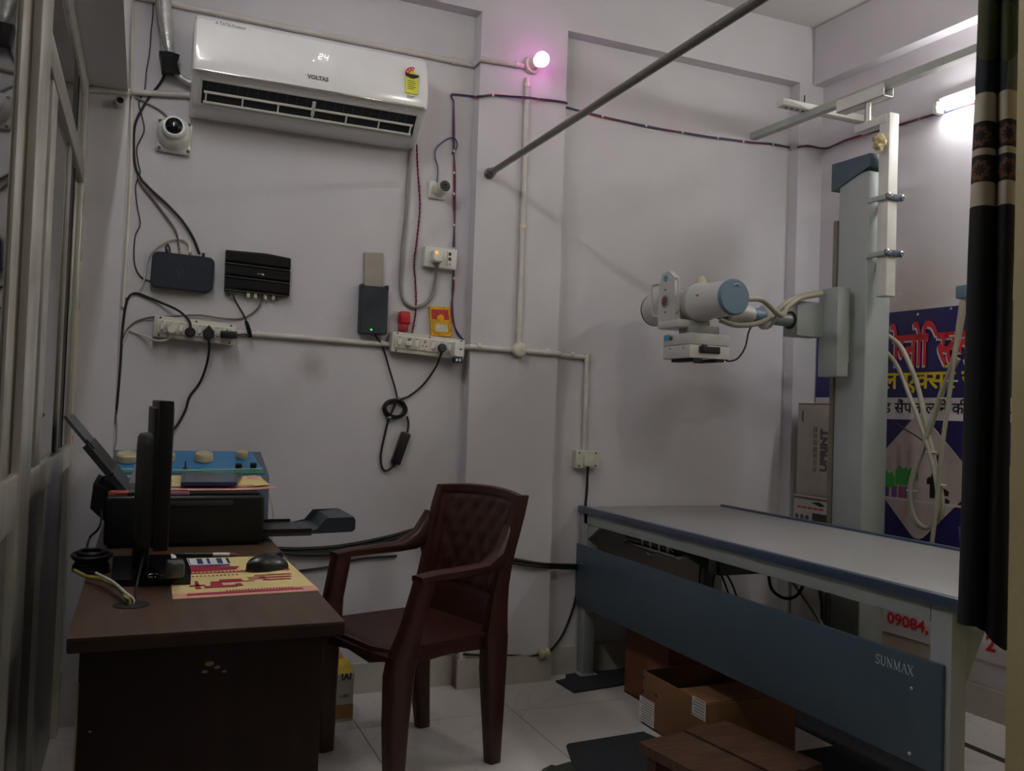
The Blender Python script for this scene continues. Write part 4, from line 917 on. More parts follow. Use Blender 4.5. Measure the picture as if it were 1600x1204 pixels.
# ---- papers and mouse on the desk
P = [WZ(x, y, DZ) for x, y in ((270, 937), (500, 923), (440, 868), (262, 874))]
sh_ = thing('leaflet', 'yellow leaflet with maroon print under the mouse', 'leaflet', (P[0]+P[2])/2)
MB().ngon(P, (0, 0, .0012)).put('sheet', yelpap, sh_)
pl = lambda u, v, o=.0013: (P[0].lerp(P[1], u)).lerp(P[3].lerp(P[2], u), v)+V((0, 0, o))
MB().ngon([pl(0, .0), pl(1, 0), pl(.985, .12), pl(0, .10)], (0, 0, .0004)).put('pink_band', pinkp, sh_)
def strip(u0, u1, v0, v1, o=.0018): MB().ngon([pl(u0, v0, o), pl(u1, v0, o), pl(u1-.01, v1, o), pl(u0+.01, v1, o)], (0, 0, .0005)).put('print', redink, sh_)
strip(.09, .90, .045, .085); strip(.12, .94, .545, .59); strip(.12, .24, .24, .27); strip(.16, .20, .18, .36)
strip(.22, .46, .19, .23); strip(.27, .36, .23, .33); strip(.34, .52, .30, .37); strip(.44, .50, .20, .26)
MB().ngon([pl(.10, .66, .0018), pl(.2, .60, .0018), pl(.52, .62, .0018), pl(.56, .70, .0018), pl(.3, .74, .0018), pl(.2, .78, .0018)], (0, 0, .0005)).put('print', redink, sh_)
strip(.62, .92, .42, .445); strip(.64, .90, .36, .385); strip(.66, .88, .30, .325); strip(.46, .60, .30, .312); strip(.28, .5, .88, .93)
right = (P[1]-P[0]).normalized(); upv = (V((0, 0, 1)).cross(right))
for k in range(26):
    u = .14+k*.030; MB().ngon([pl(u, .556, .0024), pl(u+.016+.006*(k % 3 == 0), .556, .0024), pl(u+.016, .58, .0024), pl(u, .58, .0024)], (0, 0, .0004)).put('print_dash', M('cream_print', '#e0cf95', .7), sh_)
for k in range(14): strip(.10+k*.03, .118+k*.03, .47, .50)
for k in range(22): strip(.36+k*.022, .374+k*.022, .10, .125)
for v in (.335, .36, .39): strip(.56, .70, v, v+.006)
a, b_ = WZ(268, 887, DZ), WZ(359, 884, DZ)
pad = thing('note_pad', 'white note pad with blue print lying on the leaflet', 'note pad', (a+b_)/2)
w2 = (b_-a).length
mbp = MB(); mbp.grid(lambda i, j_: V((a.x+w2*i/10, a.y+.002*i/10+.085*j_/6, DZ+.003+.030*max(0, .35-i/10)**1.5*2.2)), 11, 7, lambda i, j_: (0, 0, .0022))
mbp.put('pages', paper, pad)
bx((a.x, a.y-.002, DZ+.0016), (a.x+w2, a.y+.086, DZ+.003)).put('backing', M('pad_blue', '#37409a', .5), pad)
for k in range(5):
    x0 = a.x+.035+k*.022
    for m_ in range(4): bx((x0, a.y+.010+m_*.018, DZ+.0052), (x0+.006+.006*(k % 2), a.y+.022+m_*.018, DZ+.0062)).put('print', blueink, pad)
t = thing('pen', 'grey and white pen lying by the printer foot', 'pen', WZ(320, 866, DZ))
e0, e1 = WZ(285, 866, DZ+.006), WZ(372, 866, DZ+.006)
MB().cyl(e0, e0.lerp(e1, .55), .005, n=10).put('barrel', darkgrey, t); MB().cyl(e0.lerp(e1, .55), e0.lerp(e1, .85), .005, n=10).put('grip', white_pl, t); MB().cyl(e0.lerp(e1, .85), e1, .0045, .0015, n=10).put('tip', M('pen_tip', '#8a4a3a', .4), t)
mc = WZ(418, 888, DZ+.0025)
t = thing('mouse', 'black computer mouse on the yellow leaflet', 'mouse', mc)
Rmo = Matrix.Translation(mc) @ Matrix.Rotation(math.radians(-62), 4, 'Z')
prof = []
for k in range(9):
    v = k/8; y = -.055+.11*v; hw = .031*math.sqrt(max(.02, 1-abs(2*v-1.0)**2.6)); hh = .036*math.sin(math.pi*min(1, .12+v*.86))**.6
    prof.append([Rmo @ V((hw*math.cos(q), y, max(0, hh*math.sin(q)))) for q in [math.pi*i/10 for i in range(11)]])
MB().loft(prof).put('body', M('mouse_black', '#17181a', .3), t)
MB().cyl(Rmo @ V((-.004, .032, .027)), Rmo @ V((.004, .032, .027)), .008, n=14).put('wheel', darkgrey, t)
MB().tube([Rmo @ V((0, -.012, .0365)), Rmo @ V((0, .02, .034)), Rmo @ V((0, .05, .02))], .0008, 5, 4).put('seam', blackm, t)
# ================================================================== MAROON CHAIR (local: +y is the way it faces)
ch = thing('plastic_chair', 'maroon moulded plastic armchair pulled up to the desk', 'chair', (.812, 2.685, 0), math.radians(108))
def bar(secs, name, parent=None): return MB().loft(secs).put(name, chairm, parent or ch, local=True, ang=50)
def rct(c, wx, wy, ax='z', r=.3):
    cx_, cy_, cz_ = c; pts = []
    for sx, sy in ((1, 1), (-1, 1), (-1, -1), (1, -1)):
        for k in ((1, 1-r), (1-r, 1)) if sx*sy > 0 else ((1-r, 1), (1, 1-r)):
            a_, b_ = sx*k[0]*wx/2, sy*k[1]*wy/2
            pts.append((cx_+a_, cy_+b_, cz_) if ax == 'z' else ((cx_, cy_+a_, cz_+b_) if ax == 'x' else (cx_+a_, cy_, cz_+b_)))
    return pts
SZ = .415
# seat: dished shell with rounded front
def seat(i, j_):
    u = i/16*2-1; v = j_/14
    hw = .205+.018*v; y = -.195+.405*v+.018*(1-u*u)*v
    z = SZ-.014*(1-u*u)*math.sin(math.pi*min(1, v*1.1))-(.022*max(0, (v-.88)/.12)**2)
    return V((u*hw, y, z))
MB().grid(seat, 17, 15, lambda i, j_: (0, 0, -.016)).put('seat', chairm, ch, local=True, ang=50)
# apron round the seat
ap = [(-.2, -.19), (-.222, .19), (-.12, .222), (.12, .222), (.222, .19), (.2, -.19)]
for a_, b_ in zip(ap, ap[1:]):
    d = V((b_[0]-a_[0], b_[1]-a_[1], 0)).normalized(); nn = V((-d.y, d.x, 0))*.012
    dr = .055
    MB().ngon([(a_[0], a_[1], SZ-.006), (b_[0], b_[1], SZ-.006), (b_[0], b_[1], SZ-dr), (a_[0]*.5+b_[0]*.5, a_[1]*.5+b_[1]*.5, SZ-dr+.012), (a_[0], a_[1], SZ-dr)], -nn).put('apron', chairm, ch, local=True)
# legs: tapering, splayed; front legs run up into the arm supports
for sx in (-1, 1):
    bar([rct((sx*.198, .175, 0), .045, .05), rct((sx*.204, .180, .20), .062, .066), rct((sx*.212, .180, .34), .068, .078), rct((sx*.216, .172, .395), .060, .080)], 'leg')
    bar([rct((sx*.190, -.200, 0), .042, .044), rct((sx*.198, -.188, .15), .056, .058), rct((sx*.203, -.178, .30), .062, .076), rct((sx*.203, -.180, .40), .050, .084)], 'leg')
    bar([rct((sx*.216, .172, .39), .060, .080), rct((sx*.226, .150, .48), .052, .058), rct((sx*.236, .125, .58), .052, .058), rct((sx*.238, .118, .612), .052, .056)], 'arm_support')
    arm = [rct((sx*.238, .147, .612), .052, .018, 'y'), rct((sx*.239, .09, .616), .056, .024, 'y'), rct((sx*.240, 0, .618), .056, .026, 'y'), rct((sx*.238, -.10, .622), .054, .032, 'y'), rct((sx*.228, -.165, .642), .048, .060, 'y'), rct((sx*.216, -.205, .69), .036, .11, 'y')]
    bar(arm, 'armrest')
# backrest: shell that leans back and bows, with a raised quilted field
def bk(v):   # v 0 seat .. 1 top : y and half width, z
    z = SZ-.03+(.842-SZ+.03)*v
    y = -.178-.035*v-.055*v*v
    hw = .200-.006*math.sin(math.pi*min(1, v*1.3))+.012*v
    return y, hw, z
NU, NVV = 44, 52
def back(i, j_):
    u = i/(NU-1)*2-1; v = j_/(NVV-1); y, hw, z = bk(v)
    y2 = y+.035*u*u-.03
    if abs(u) < .80 and .30 < v < .93:
        q = abs(math.sin((u*9+v*14)*1.0))*abs(math.sin((u*9-v*14)*1.0)); y2 += .007*q
    elif abs(u) < .86 and .26 < v < .96: y2 -= .003
    z += -.012*u*u*v
    return V((u*hw, y2, z))
MB().grid(back, NU, NVV, lambda i, j_: (0, -.010, 0)).put('backrest', chairm, ch, local=True, ang=70)
for sx in (-1, 1):
    secs = []
    for k in range(9):
        v = k/8; y, hw, z = bk(v); secs.append(rct((sx*(hw+.002*(1-v)), y-.002, z-.012*v+(.004 if k == 8 else 0)), .026+.024*max(0, 1-v*2.6), (.050 if v < .9 else .042)+.034*max(0, 1-v*2.2)))
    MB().loft(secs).put('back_post', chairm, ch, local=True, ang=50)
secs = []
for k in range(11):
    u = k/10*2-1; y, hw, z = bk(1); secs.append([(u*hw, y+.035*u*u-.03+a_, z-.012*u*u+b_) for a_, b_ in ((-.016, -.026), (.010, -.022), (.010, .002), (-.004, .006), (-.018, 0))])
MB().loft(secs).put('top_rail', chairm, ch, local=True, ang=50)
# tissue / tea carton behind the chair
A = WZ(497, 1130, 0); w_ = .125
t = thing('carton', 'small open white and yellow carton on the floor behind the chair', 'box', (.66, 3.10, 0), math.radians(3))
bx((-.075, -.055, 0), (.062, .055, .165)).put('box', M('carton_grey', '#b9b6a8', .6, var=.08), t, local=True)
bx((-.076, -.0565, .012), (.063, -.0545, .060)).put('brown_band', M('carton_brown', '#8a6b3d', .6), t, local=True)
bx((-.076, -.0565, .148), (.063, -.0545, .166)).put('print_band', M('carton_white', '#c9c7c0', .6), t, local=True)
MB().ngon([(-.075, -.055, .165), (.062, -.055, .165), (.05, -.01, .205), (-.06, -.01, .20)], (0, .002, .002)).put('flap', M('carton_yellow', '#cfae2e', .6, var=.3, scale=25), t, local=True)
MB().ngon([(.062, -.05, .165), (.062, .05, .165), (.03, .03, .225), (.01, .0, .21)], (.002, 0, 0)).put('flap', M('carton_orange', '#b5703f', .6), t, local=True)
text('IAI', 'lettering', blackink, t, WM[t.name] @ V((.035, -.0570, .157)), (1, .05, 0), BZ, width=.034, bold=.03)
bx((-.045, -.0565, .075), (-.005, -.0548, .108)).put('label_block', blackink, t, local=True)
text('IMG', 'lettering', paper, t, WM[t.name] @ V((-.025, -.0575, .091)), (1, .05, 0), BZ, width=.026, bold=.02)
text('Lube', 'lettering', blackink, t, WM[t.name] @ V((.030, -.0565, .091)), (1, .05, 0), BZ, width=.034)
# ================================================================== X-RAY TABLE
tx0, tx1, ty0, ty1 = 1.745, 2.44, 1.44, 3.325
tb = thing('xray_table', 'grey x-ray examination table with a blue side panel', 'x-ray table', (2.09, 2.41, 0))
bx((tx0, ty0, .685), (tx1, ty1, .703), .002).put('table_top', xtop, tb)
bx((tx0-.014, ty0, .682), (tx0+.008, ty1+.004, .710), .004).put('edge_trim', xtrim, tb)
bx((tx1-.008, ty0, .682), (tx1+.014, ty1-.04, .712), .004).put('edge_trim', xtrim, tb)
bx((tx0, 1.53, .637), (tx0+.03, ty1-.03, .684), .002).put('side_rail', xgrey, tb)
bx((tx1-.03, ty0+.062, .637), (tx1, ty1-.03, .684), .002).put('side_rail', xgrey, tb)
for y in (ty0, ty1-.04): bx((tx0+.03, y, .637), (tx1-.03, y+.03, .684), .002).put('end_rail', xgrey, tb)
def tleg(x0, y0, s):
    bx((x0, y0, 0), (x0+.05, y0+.06, .684), .003).put('leg', xgrey, tb)
    bx((x0-.015, y0-.01, 0), (x0+.065, y0+.07, .012), .002).put('foot_plate', xgrey, tb)
for x0 in (tx0, tx1-.05):
    tleg(x0, 1.468, 1); tleg(x0, ty1-.062, -1)
MB().ngon([(tx0+.05, 1.472, .636), (tx0+.12, 1.472, .636), (tx0+.05, 1.472, .50)], (0, .05, 0)).put('gusset', xgrey, tb)
MB().ngon([(tx0+.004, ty1-.062, .636), (tx0+.004, ty1-.16, .636), (tx0+.004, ty1-.062, .575)], (.03, 0, 0)).put('gusset', xgrey, tb)
pnl = bx((tx0-.012, 1.482, .292), (tx0-.0005, ty1+.008, .549), .003).put('side_panel', xblue, tb)
SER = {  # strokes (points, half width) of each serif capital in a unit box
 'S': [([(.62, .80), (.50, .95), (.30, .97), (.14, .84), (.16, .66), (.36, .54), (.56, .40), (.60, .20), (.44, .04), (.22, .04), (.08, .22)], .05), ([(.62, .98), (.62, .76)], .02), ([(.08, .26), (.08, .02)], .02)],
 'U': [([(.16, 1), (.16, .28), (.26, .08), (.44, .03), (.60, .10), (.68, .30), (.68, 1)], .05), ([(.02, .98), (.32, .98)], .025), ([(.56, .98), (.80, .98)], .025)],
 'N': [([(.16, .02), (.16, .95)], .03), ([(.10, .97), (.68, .04)], .065), ([(.68, .04), (.68, .98)], .03), ([(.04, .02), (.30, .02)], .025), ([(.56, .98), (.80, .98)], .025), ([(0, .98), (.16, .98)], .025)],
 'M': [([(.16, .02), (.20, .97)], .03), ([(.18, .97), (.50, .05)], .06), ([(.50, .05), (.82, .97)], .03), ([(.84, .97), (.84, .02)], .06), ([(.04, .02), (.30, .02)], .025), ([(.70, .02), (.98, .02)], .025), ([(.04, .98), (.2, .98)], .025), ([(.82, .98), (.98, .98)], .025)],
 'A': [([(.14, .03), (.44, .98)], .03), ([(.44, .98), (.74, .03)], .06), ([(.24, .34), (.62, .34)], .025), ([(.02, .02), (.28, .02)], .025), ([(.60, .02), (.88, .02)], .025)],
 'X': [([(.12, .97), (.72, .03)], .06), ([(.70, .97), (.14, .03)], .03), ([(.02, .98), (.28, .98)], .025), ([(.56, .98), (.82, .98)], .025), ([(.02, .02), (.28, .02)], .025), ([(.58, .02), (.84, .02)], .025)]}
sil = M('silver_print', '#b9c0c2', .35, .2); yl = WX(1367, 1020, tx0-.013).y; sc_ = .0235
for ch_ in 'SUNMAX':
    mbl = MB()
    for pts, hw in SER[ch_]:
        P2 = [V((0, yl-x*sc_*.98, .500+z*sc_)) for x, z in pts]
        if len(P2) > 3: P2 = crom(P2, 3)
        mbl.tube([V((tx0-.0122, p.y, p.z)) for p in P2], hw*sc_, 6, 1)
    for v in mbl.bm.verts: v.co.x = tx0-.0122+(v.co.x-tx0+.0122)*.5
    mbl.put('maker_letter', sil, pnl)
    yl -= sc_*({'M': 1.02, 'S': .72, 'A': .82}.get(ch_, .86))
for y, z in ((1.57, .47), (1.57, .315), (3.28, .47)):
    MB().lathe([(0, .005), (.002, .004)], (tx0-.012, y, z), (-1, 0, 0), 12).put('screw', chrome, pnl)
bx((tx0-.004, 3.20, .280), (tx0+.02, 3.27, .30), .002).put('panel_clip', brasst, pnl)
# bucky tray under the top
bk_ = bx((1.90, 2.55, .58), (2.30, 3.10, .60), .003).put('bucky_tray', M('bucky_grey', '#6f706c', .5), tb)
bx((1.86, 2.56, .60), (1.90, 3.14, .634), .002).put('bucky_rail', M('bucky_dark', '#26272a', .5), tb)
bx((2.30, 2.56, .60), (2.34, 3.14, .634), .002).put('bucky_rail', M('bucky_dark', '#26272a'), tb)
bx((1.84, 2.75, .575), (1.875, 3.12, .588), .002).put('tray_front', steel, tb)
for y in (2.80, 2.86, 2.92, 2.98): bx((1.845, y, .588), (1.87, y+.018, .618), .002).put('lock_lever', steel, tb)
bx((1.80, 2.86, .572), (1.87, 2.89, .58), .002).put('handle', steel, tb)
MB().ngon([(1.86, 2.50, .636), (1.86, 2.74, .636), (1.86, 2.74, .60), (1.86, 2.56, .56), (1.86, 2.50, .56)], (.36, 0, 0)).put('bucky_box', M('bucky_dark', '#26272a'), tb)
bx((1.853, 2.52, .562), (1.862, 2.56, .63), .001).put('bucky_bracket', xgrey, tb)
for k, pts in enumerate(([(1095, 880), (1092, 920), (1090, 970)], [(1125, 885), (1115, 905), (1112, 960)], [(1122, 886), (1132, 910), (1150, 960)], [(1128, 886), (1145, 915), (1160, 960)])):
    cable('hanging_lead', ['leftmost', 'second', 'third', 'rightmost'][k]+' of four black leads hanging below the table tray', [WX(x, y, 2.0+.03*k) for x, y in pts], .0035, blackm, group=None)
cable('hanging_lead', 'black lead sagging in a loop under the table top', [WX(x, y, 2.25) for x, y in ((1200, 892), (1206, 920), (1225, 934), (1245, 930), (1258, 908), (1262, 895))], .006, blackm)
cable('hanging_lead', 'grey stay running down behind the table under its top', [WX(1232, 900, 2.36), WX(1275, 960, 2.36), WX(1290, 985, 2.36)], .006, wire_grey, sm=1)
cable('hanging_lead', 'thick black cable hanging beside the column under the table', [WX(1282, 920, 2.5), WX(1286, 950, 2.5), WX(1284, 1000, 2.5), WX(1286, 1060, 2.5)], .010, blackm)
# ================================================================== X-RAY COLUMN WITH TUBE HEAD
col = thing('xray_stand', 'grey floor-standing x-ray column carrying the tube head', 'x-ray stand', (2.66, 2.69, 0))
bx((2.60, 2.61, .03), (2.725, 2.77, 2.10), .006, 3).put('column', xgrey, col)
bx((2.48, 2.50, 0), (2.80, 2.90, .045), .006).put('base', xgrey, col)
bx((2.594, 2.772, .06), (2.612, 2.792, 1.93), .002).put('guide_rail', M('guide_brown', '#6d675c', .5), col)
cap = [WX(x, y, 2.592) for x, y in ((1300, 257), (1356, 238), (1355, 260), (1312, 293), (1300, 299))]
cap[0].y = cap[4].y = max(cap[0].y, 2.80); yn = 2.600
cp = MB().ngon([(2.592, cap[0].y, cap[0].z), (2.592, yn, cap[1].z-.005), (2.592, yn, cap[2].z), (2.592, 2.77, cap[3].z), (2.592, cap[4].y, cap[4].z)], (.143, 0, 0)).put('cap', xblue, col)
bx((2.592, yn-.004, cap[2].z), (2.735, yn, cap[1].z-.006), .001).put('cap_front', xblue, cp)
# carriage
bx((2.505, 2.66, WX(1300, 588, 2.51).z), (2.565, 2.765, WX(1295, 450, 2.51).z), .004).put('carriage_cover', xgrey, col)
bx((2.56, 2.69, 1.34), (2.60, 2.79, 1.52), .003).put('carriage_plate', xgrey, col)
zt, zb = WB(1262, 472, 2.76).z, WB(1262, 526, 2.76).z
bx((2.375, 2.74, zb), (2.51, 2.825, zt), .004).put('carriage_box', xgrey, col)
za = (zt+zb)/2-.006; YA = 2.782
MB().lathe([(0, .036), (.004, .036)], (2.376, YA, za), (-1, 0, 0), 28).put('socket', blackm, col)
MB().cyl((2.376, YA, za), (2.03, YA, za+.006), .027, n=24).put('arm', M('arm_steel', '#8f9a96', .3, .5), col)
fx = WB(1196, 495, YA).x
MB().lathe([(0, .046), (.008, .050), (.022, .050), (.028, .042)], (fx+.014, YA, za+.004), (-1, 0, 0), 30).put('flange', xwhite, col)
MB().lathe([(0, .031), (.05, .031)], (fx-.02, YA, za+.005), (-1, 0, 0), 24).put('collar', xbluecap, col)
MB().lathe([(0, .033), (.012, .036), (.03, .034), (.12, .05)], (fx-.07, YA, za+.006), (-1, 0, .05), 24).put('yoke', xwhite, col)
# tube housing along the table
HX, HZ = 1.955, WX(1147, 463, 1.955).z-.002
hy0, hy1 = WX(1147, 463, HX).y, WX(1024, 490, HX).y
MB().lathe([(0, .062), (.004, .066), (.16, .067), (.17, .072), (.19, .076), (.205, .076), (.215, .071)], (HX, hy0, HZ), (0, 1, 0), 40).put('tube_housing', xwhite, col)
MB().lathe([(0, .071), (.02, .068), (.06, .066), (hy1-hy0-.215, .064), (hy1-hy0-.205, .066)], (HX, hy0+.21, HZ), (0, 1, 0), 40).put('tube_housing', xwhite, col)
ec = MB().lathe([(0, .061), (.008, .0665), (.016, .0665)], (HX, hy0-.008, HZ), (0, 1, 0), 40).put('end_cap', xbluecap, col)
MB().tube([V((HX-.012, hy0-.009, HZ+.040)), V((HX+.002, hy0-.010, HZ+.047)), V((HX+.018, hy0-.009, HZ+.041))], .003, 6).put('cap_mark', M('cap_grey', '#9fb0ba', .4), ec)
MB().lathe([(0, .066), (.006, .0665)], (HX, hy1+.003, HZ), (0, 1, 0), 40).put('end_ring', blackm, col)
MB().lathe([(0, .022), (.02, .02), (.035, .012)], (HX+.005, hy0+.21, HZ+.068), (-.2, 0, 1), 18).put('filler_cap', M('old_ivory', '#b4ac92'), col)
MB().ngon([V((HX-.066, hy0+.125, HZ+.018)), V((HX-.066, hy0+.145, HZ+.02)), V((HX-.066, hy0+.135, HZ+.002))], (.004, 0, 0)).put('warning_mark', M('ochre', '#8a6a2c', .5), col)
# operator plate with display and two handles
zp_ = lambda zx, zy, X: WX(980+zx/4.444, 390+zy/4.444, X)
PX = 1.865
out = [zp_(x, y, PX) for x, y in ((212, 520), (222, 250), (245, 170), (290, 146), (328, 188), (336, 505))]
mean_y = sum(p.y for p in out)/6
MB().ngon(out, (.022, 0, 0)).put('control_plate', xwhite, col)
bx((PX+.02, mean_y-.055, out[5].z-.005), (HX-.03, mean_y+.03, HZ+.05), .006).put('yoke_block', xwhite, col)
bx((PX-.002, mean_y-.10, out[5].z-.018), (HX+.05, mean_y+.055, out[5].z+.012), .006).put('yoke_shelf', xwhite, col)
c1 = zp_(268, 200, PX)
MB().lathe([(0, .013), (.002, .013)], c1, (-1, 0, 0), 20).put('badge', M('badge_teal', '#3d8fa3', .4), col)
c2 = zp_(266, 358, PX)
MB().lathe([(0, .026), (.004, .026), (.005, .022)], c2, (-1, 0, 0), 28).put('dial_ring', M('dial_grey', '#98a2a6', .3, .5), col)
MB().lathe([(0, .020), (.006, .019)], c2, (-1, 0, 0), 28).put('dial', M('dial_maroon', '#6d2f33', .3), col)
for x, y in ((266, 278), (266, 434)): MB().lathe([(0, .005), (.003, .004)], zp_(x, y, PX), (-1, 0, 0), 12).put('screw', xbluecap, col)
for pts in (((222, 242), (200, 250), (194, 280), (194, 430), (200, 462), (216, 470)), ((334, 200), (362, 200), (374, 220), (376, 400), (366, 430), (334, 440))):
    q = [zp_(x, y, PX+.008) for x, y in pts]; q = [q[0]]+[v+V((-.012, 0, 0)) for v in q[1:-1]]+[q[-1]]
    MB().tube(q, .0048, 10, 4).put('handle', M('handle_grey', '#a6a8a4', .35), col)
# collimator
CX0, CX1, CY0, CY1 = 1.855, 2.035, 2.715, 2.895
cz1, cz0 = WX(1077, 519, CX0).z, WX(1077, 558, CX0).z; czm = cz0+(cz1-cz0)*.54
bx((CX0, CY0, cz0), (CX1, CY1, czm-.001), .003).put('collimator_base', xwhite, col)
cl = bx((CX0, CY0, czm), (CX1, CY1, cz1), .004).put('collimator_cover', xwhite, col)
bx((CX0+.05, CY0+.04, cz1), (CX1-.02, CY1-.03, out[5].z-.012), .003).put('collimator_neck', M('neck_grey', '#8e8f8a', .5), col)
s0_, s1_ = WB(1092, 540, CY0), WB(1124, 553, CY0)
bx((s0_.x, CY0-.006, s1_.z), (s1_.x, CY0+.002, s0_.z), .002).put('film_slot', blackm, col)
bx((s0_.x+.010, CY0-.014, s1_.z+.002), (s0_.x+.028, CY0, s0_.z+.006), .002).put('slot_knob', blackm, col)
for k in range(3): bx((s0_.x+.030, CY0-.0075, s1_.z+.006+k*.007), (s1_.x-.004, CY0-.005, s1_.z+.009+k*.007)).put('slot_rib', darkgrey, col)
q = WX(1043, 528, CX0)
bx((CX0-.0012, q.y-.018, q.z-.010), (CX0+.001, q.y+.022, q.z+.012)).put('sticker', M('sticker_cyan', '#4b9fbb', .4), cl)
MB().lathe([(0, .008), (.008, .007)], (CX0, q.y-.028, q.z-.002), (-1, 0, 0), 14).put('lamp_switch', M('brown_knob', '#5c4334', .4), cl)
for y in (CY0+.04, CY1-.05): MB().lathe([(0, .003), (.001, .003)], (CX0, y, czm-.012), (-1, 0, 0), 10).put('screw', darkgrey, col)
bx((CX0+.02, CY0+.005, cz0-.012), (CX0+.06, CY1-.03, cz0), .001).put('filter_rail', blackm, col)
bx((CX1-.06, CY0+.005, cz0-.010), (CX1-.02, CY1-.03, cz0), .001).put('filter_rail', blackm, col)
# high tension cables from head to carriage
MB().lathe([(0, .016), (.012, .019), (.022, .014), (.03, .017)], (HX+.055, hy0+.055, HZ+.004), (1, 0, 0), 18).put('cable_gland', M('gland_ochre', '#9a8352', .5), col)
MB().tube([V((HX+.08, hy0+.055, HZ+.004)), WB(1190, 468, 2.66), WB(1212, 487, 2.68), WB(1222, 492, 2.70), WB(1232, 478, 2.71), WB(1252, 465, 2.72), WB(1284, 459, 2.72)], .011, 10).put('high_voltage_cable', M('ht_cable', '#9a9586', .5), col)
MB().tube([WB(1125, 500, 2.76), WB(1150, 508, 2.74), WB(1180, 506, 2.72), WB(1205, 496, 2.72), WB(1220, 480, 2.72), WB(1245, 464, 2.74), WB(1284, 456, 2.74)], .010, 10).put('high_voltage_cable', M('ht_cable', '#a7a294'), col)
MB().tube([V((CX1-.01, CY0+.02, cz0+.004)), WB(1138, 564, 2.72), WB(1152, 560, 2.72), WB(1164, 543, 2.72), WB(1170, 518, 2.73), WB(1180, 500, 2.74)], .0035, 8).put('lamp_cable', blackm, col)
# slim white channel on the column front, with two straps
zt_, zb_ = WB(1380, 172, 2.52).z, WB(1380, 461, 2.52).z
chn = bx((2.608, 2.520, zb_), (2.656, 2.572, zt_), .003).put('guide_channel', M('channel_white', '#cfcec8', .38, var=.05), col)
for y in (306, 394):
    z = WB(1385, y, 2.52).z
    bx((2.594, 2.508, z-.014), (2.676, 2.519, z+.010), .002).put('strap', M('strap_navy', '#39475a', .4), col)
    bx((2.594, 2.519, z-.012), (2.606, 2.612, z+.008), .002).put('strap_arm', xgrey, col)
    bx((2.660, 2.519, z-.012), (2.676, 2.612, z+.008), .002).put('strap_arm', xgrey, col)
    for x in (2.600, 2.669): MB().lathe([(0, .010), (.006, .010), (.008, .006), (.016, .006)], (x, 2.508, z), (0, -1, 0), 12).put('bolt', chrome, col)
tp_ = WB(1384, 222, 2.518)
tm = MB().sphere((tp_.x-.012, 2.535, tp_.z), .026, (1.1, .8, 1.2), 16, 12)
for v in tm.bm.verts:
    k_ = (v.co-V((tp_.x-.012, 2.535, tp_.z))); v.co += k_*random.uniform(-.28, .22)+V((-.30*max(0, -k_.z), 0, 0))
tm.put('tape_wrap', M('yellow_tape', '#b3a075', .5, var=.3, scale=60, bump=1.0), chn)
zr = 2.432
bx((2.604, 2.535, zt_-.036), (2.652, 2.70, zt_-.004), .003).put('top_arm', M('channel_white', '#cfcec8'), col)
MB().cyl((2.630, 2.655, zt_-.002), (2.630, 2.655, zr-.03), .013, n=18).put('pivot', steel, col)
bx((2.612, 2.575, WX(1362, 216, 2.612).z-.012), (2.622, 2.612, WX(1362, 216, 2.612).z+.012), .001).put('stop_bracket', xgrey, col)
# carriage on the ceiling rail: C section round the rail
def railx(y): return 2.600+.0535*(3.32-y)
for nm, dx_, dz_ in (('rail_shoe', (-.026, .026), (-.048, -.044)), ('rail_shoe', (-.026, -.022), (-.048, .002)), ('rail_shoe', (.022, .026), (-.048, .002))):
    y0, y1 = 2.56, 2.80
    q = [(railx(y0)+dx_[0], y0), (railx(y0)+dx_[1], y0), (railx(y1)+dx_[1], y1), (railx(y1)+dx_[0], y1)]
    MB().ngon([(x, y, zr+dz_[0]) for x, y in q], (0, 0, dz_[1]-dz_[0])).put(nm, M('channel_white', '#cfcec8'), col)
MB().lathe([(0, .010), (.012, .010)], (railx(2.6), 2.60, zr-.030), (0, 0, 1), 12).put('roller', steel, col)
q = [(railx(.95)-.018, .95), (railx(.95)+.018, .95), (railx(YB)+.018, YB), (railx(YB)-.018, YB)]
tag(MB().ngon([(x, y, zr-.014) for x, y in q], (0, 0, .03)).put('overhead_rail', M('rail_grey', '#a9ada6', .4, .3)), 'long grey overhead rail that guides the x-ray column top', 'rail')
t = thing('cross_bar', 'short white perforated bar resting across the overhead rail', 'bar', (2.7, 2.985, 2.447))
bx((2.462, 2.962, 2.447), (XR(2.98), 3.008, 2.477), .003).put('bar', M('channel_white', '#cfcec8'), t)
for k in range(4): MB().lathe([(0, .007), (.001, .007)], (2.497+k*.030, 2.985, 2.447), (0, 0, -1), 10).put('hole', blackm, t)
MB().cyl((2.60, 2.99, 2.475), (2.60, 2.99, 2.52), .003, n=8).put('pin', darkgrey, t)
# ================================================================== POSTER ON THE RIGHT WALL
POFF = .010
po = thing('poster_board', 'navy blue poster board with large red and yellow Hindi lettering', 'poster', WR(1440, 700, POFF))
def pq(y, z, o=0): return V((XR(y)-POFF-o, y, z))
pyl, pyr = 3.262, 2.05
MB().ngon([pq(pyl, .335), pq(pyr, .335), pq(pyr, 1.585), pq(pyl, 1.585)], -RN*.006).put('board', posterblue, po)
MB().ngon([pq(pyl, .215), pq(pyr, .215), pq(pyr, .335), pq(pyl, .335)], -RN*.006).put('lower_band', posterwhite, po)
def prect(y0, y1, z0, z1, name, mat, o=.001): return MB().ngon([pq(y0, z0, o), pq(y1, z0, o), pq(y1, z1, o), pq(y0, z1, o)], -RN*.002).put(name, mat, po)
zb0, zb1 = WR(1446, 656, POFF).z, WR(1446, 621, POFF).z
prect(pyl, pyr, zb0, zb1, 'white_band', posterwhite)
ZUP = BZ
def pos(x, y, o=.002): return WR(x, y, POFF+o)
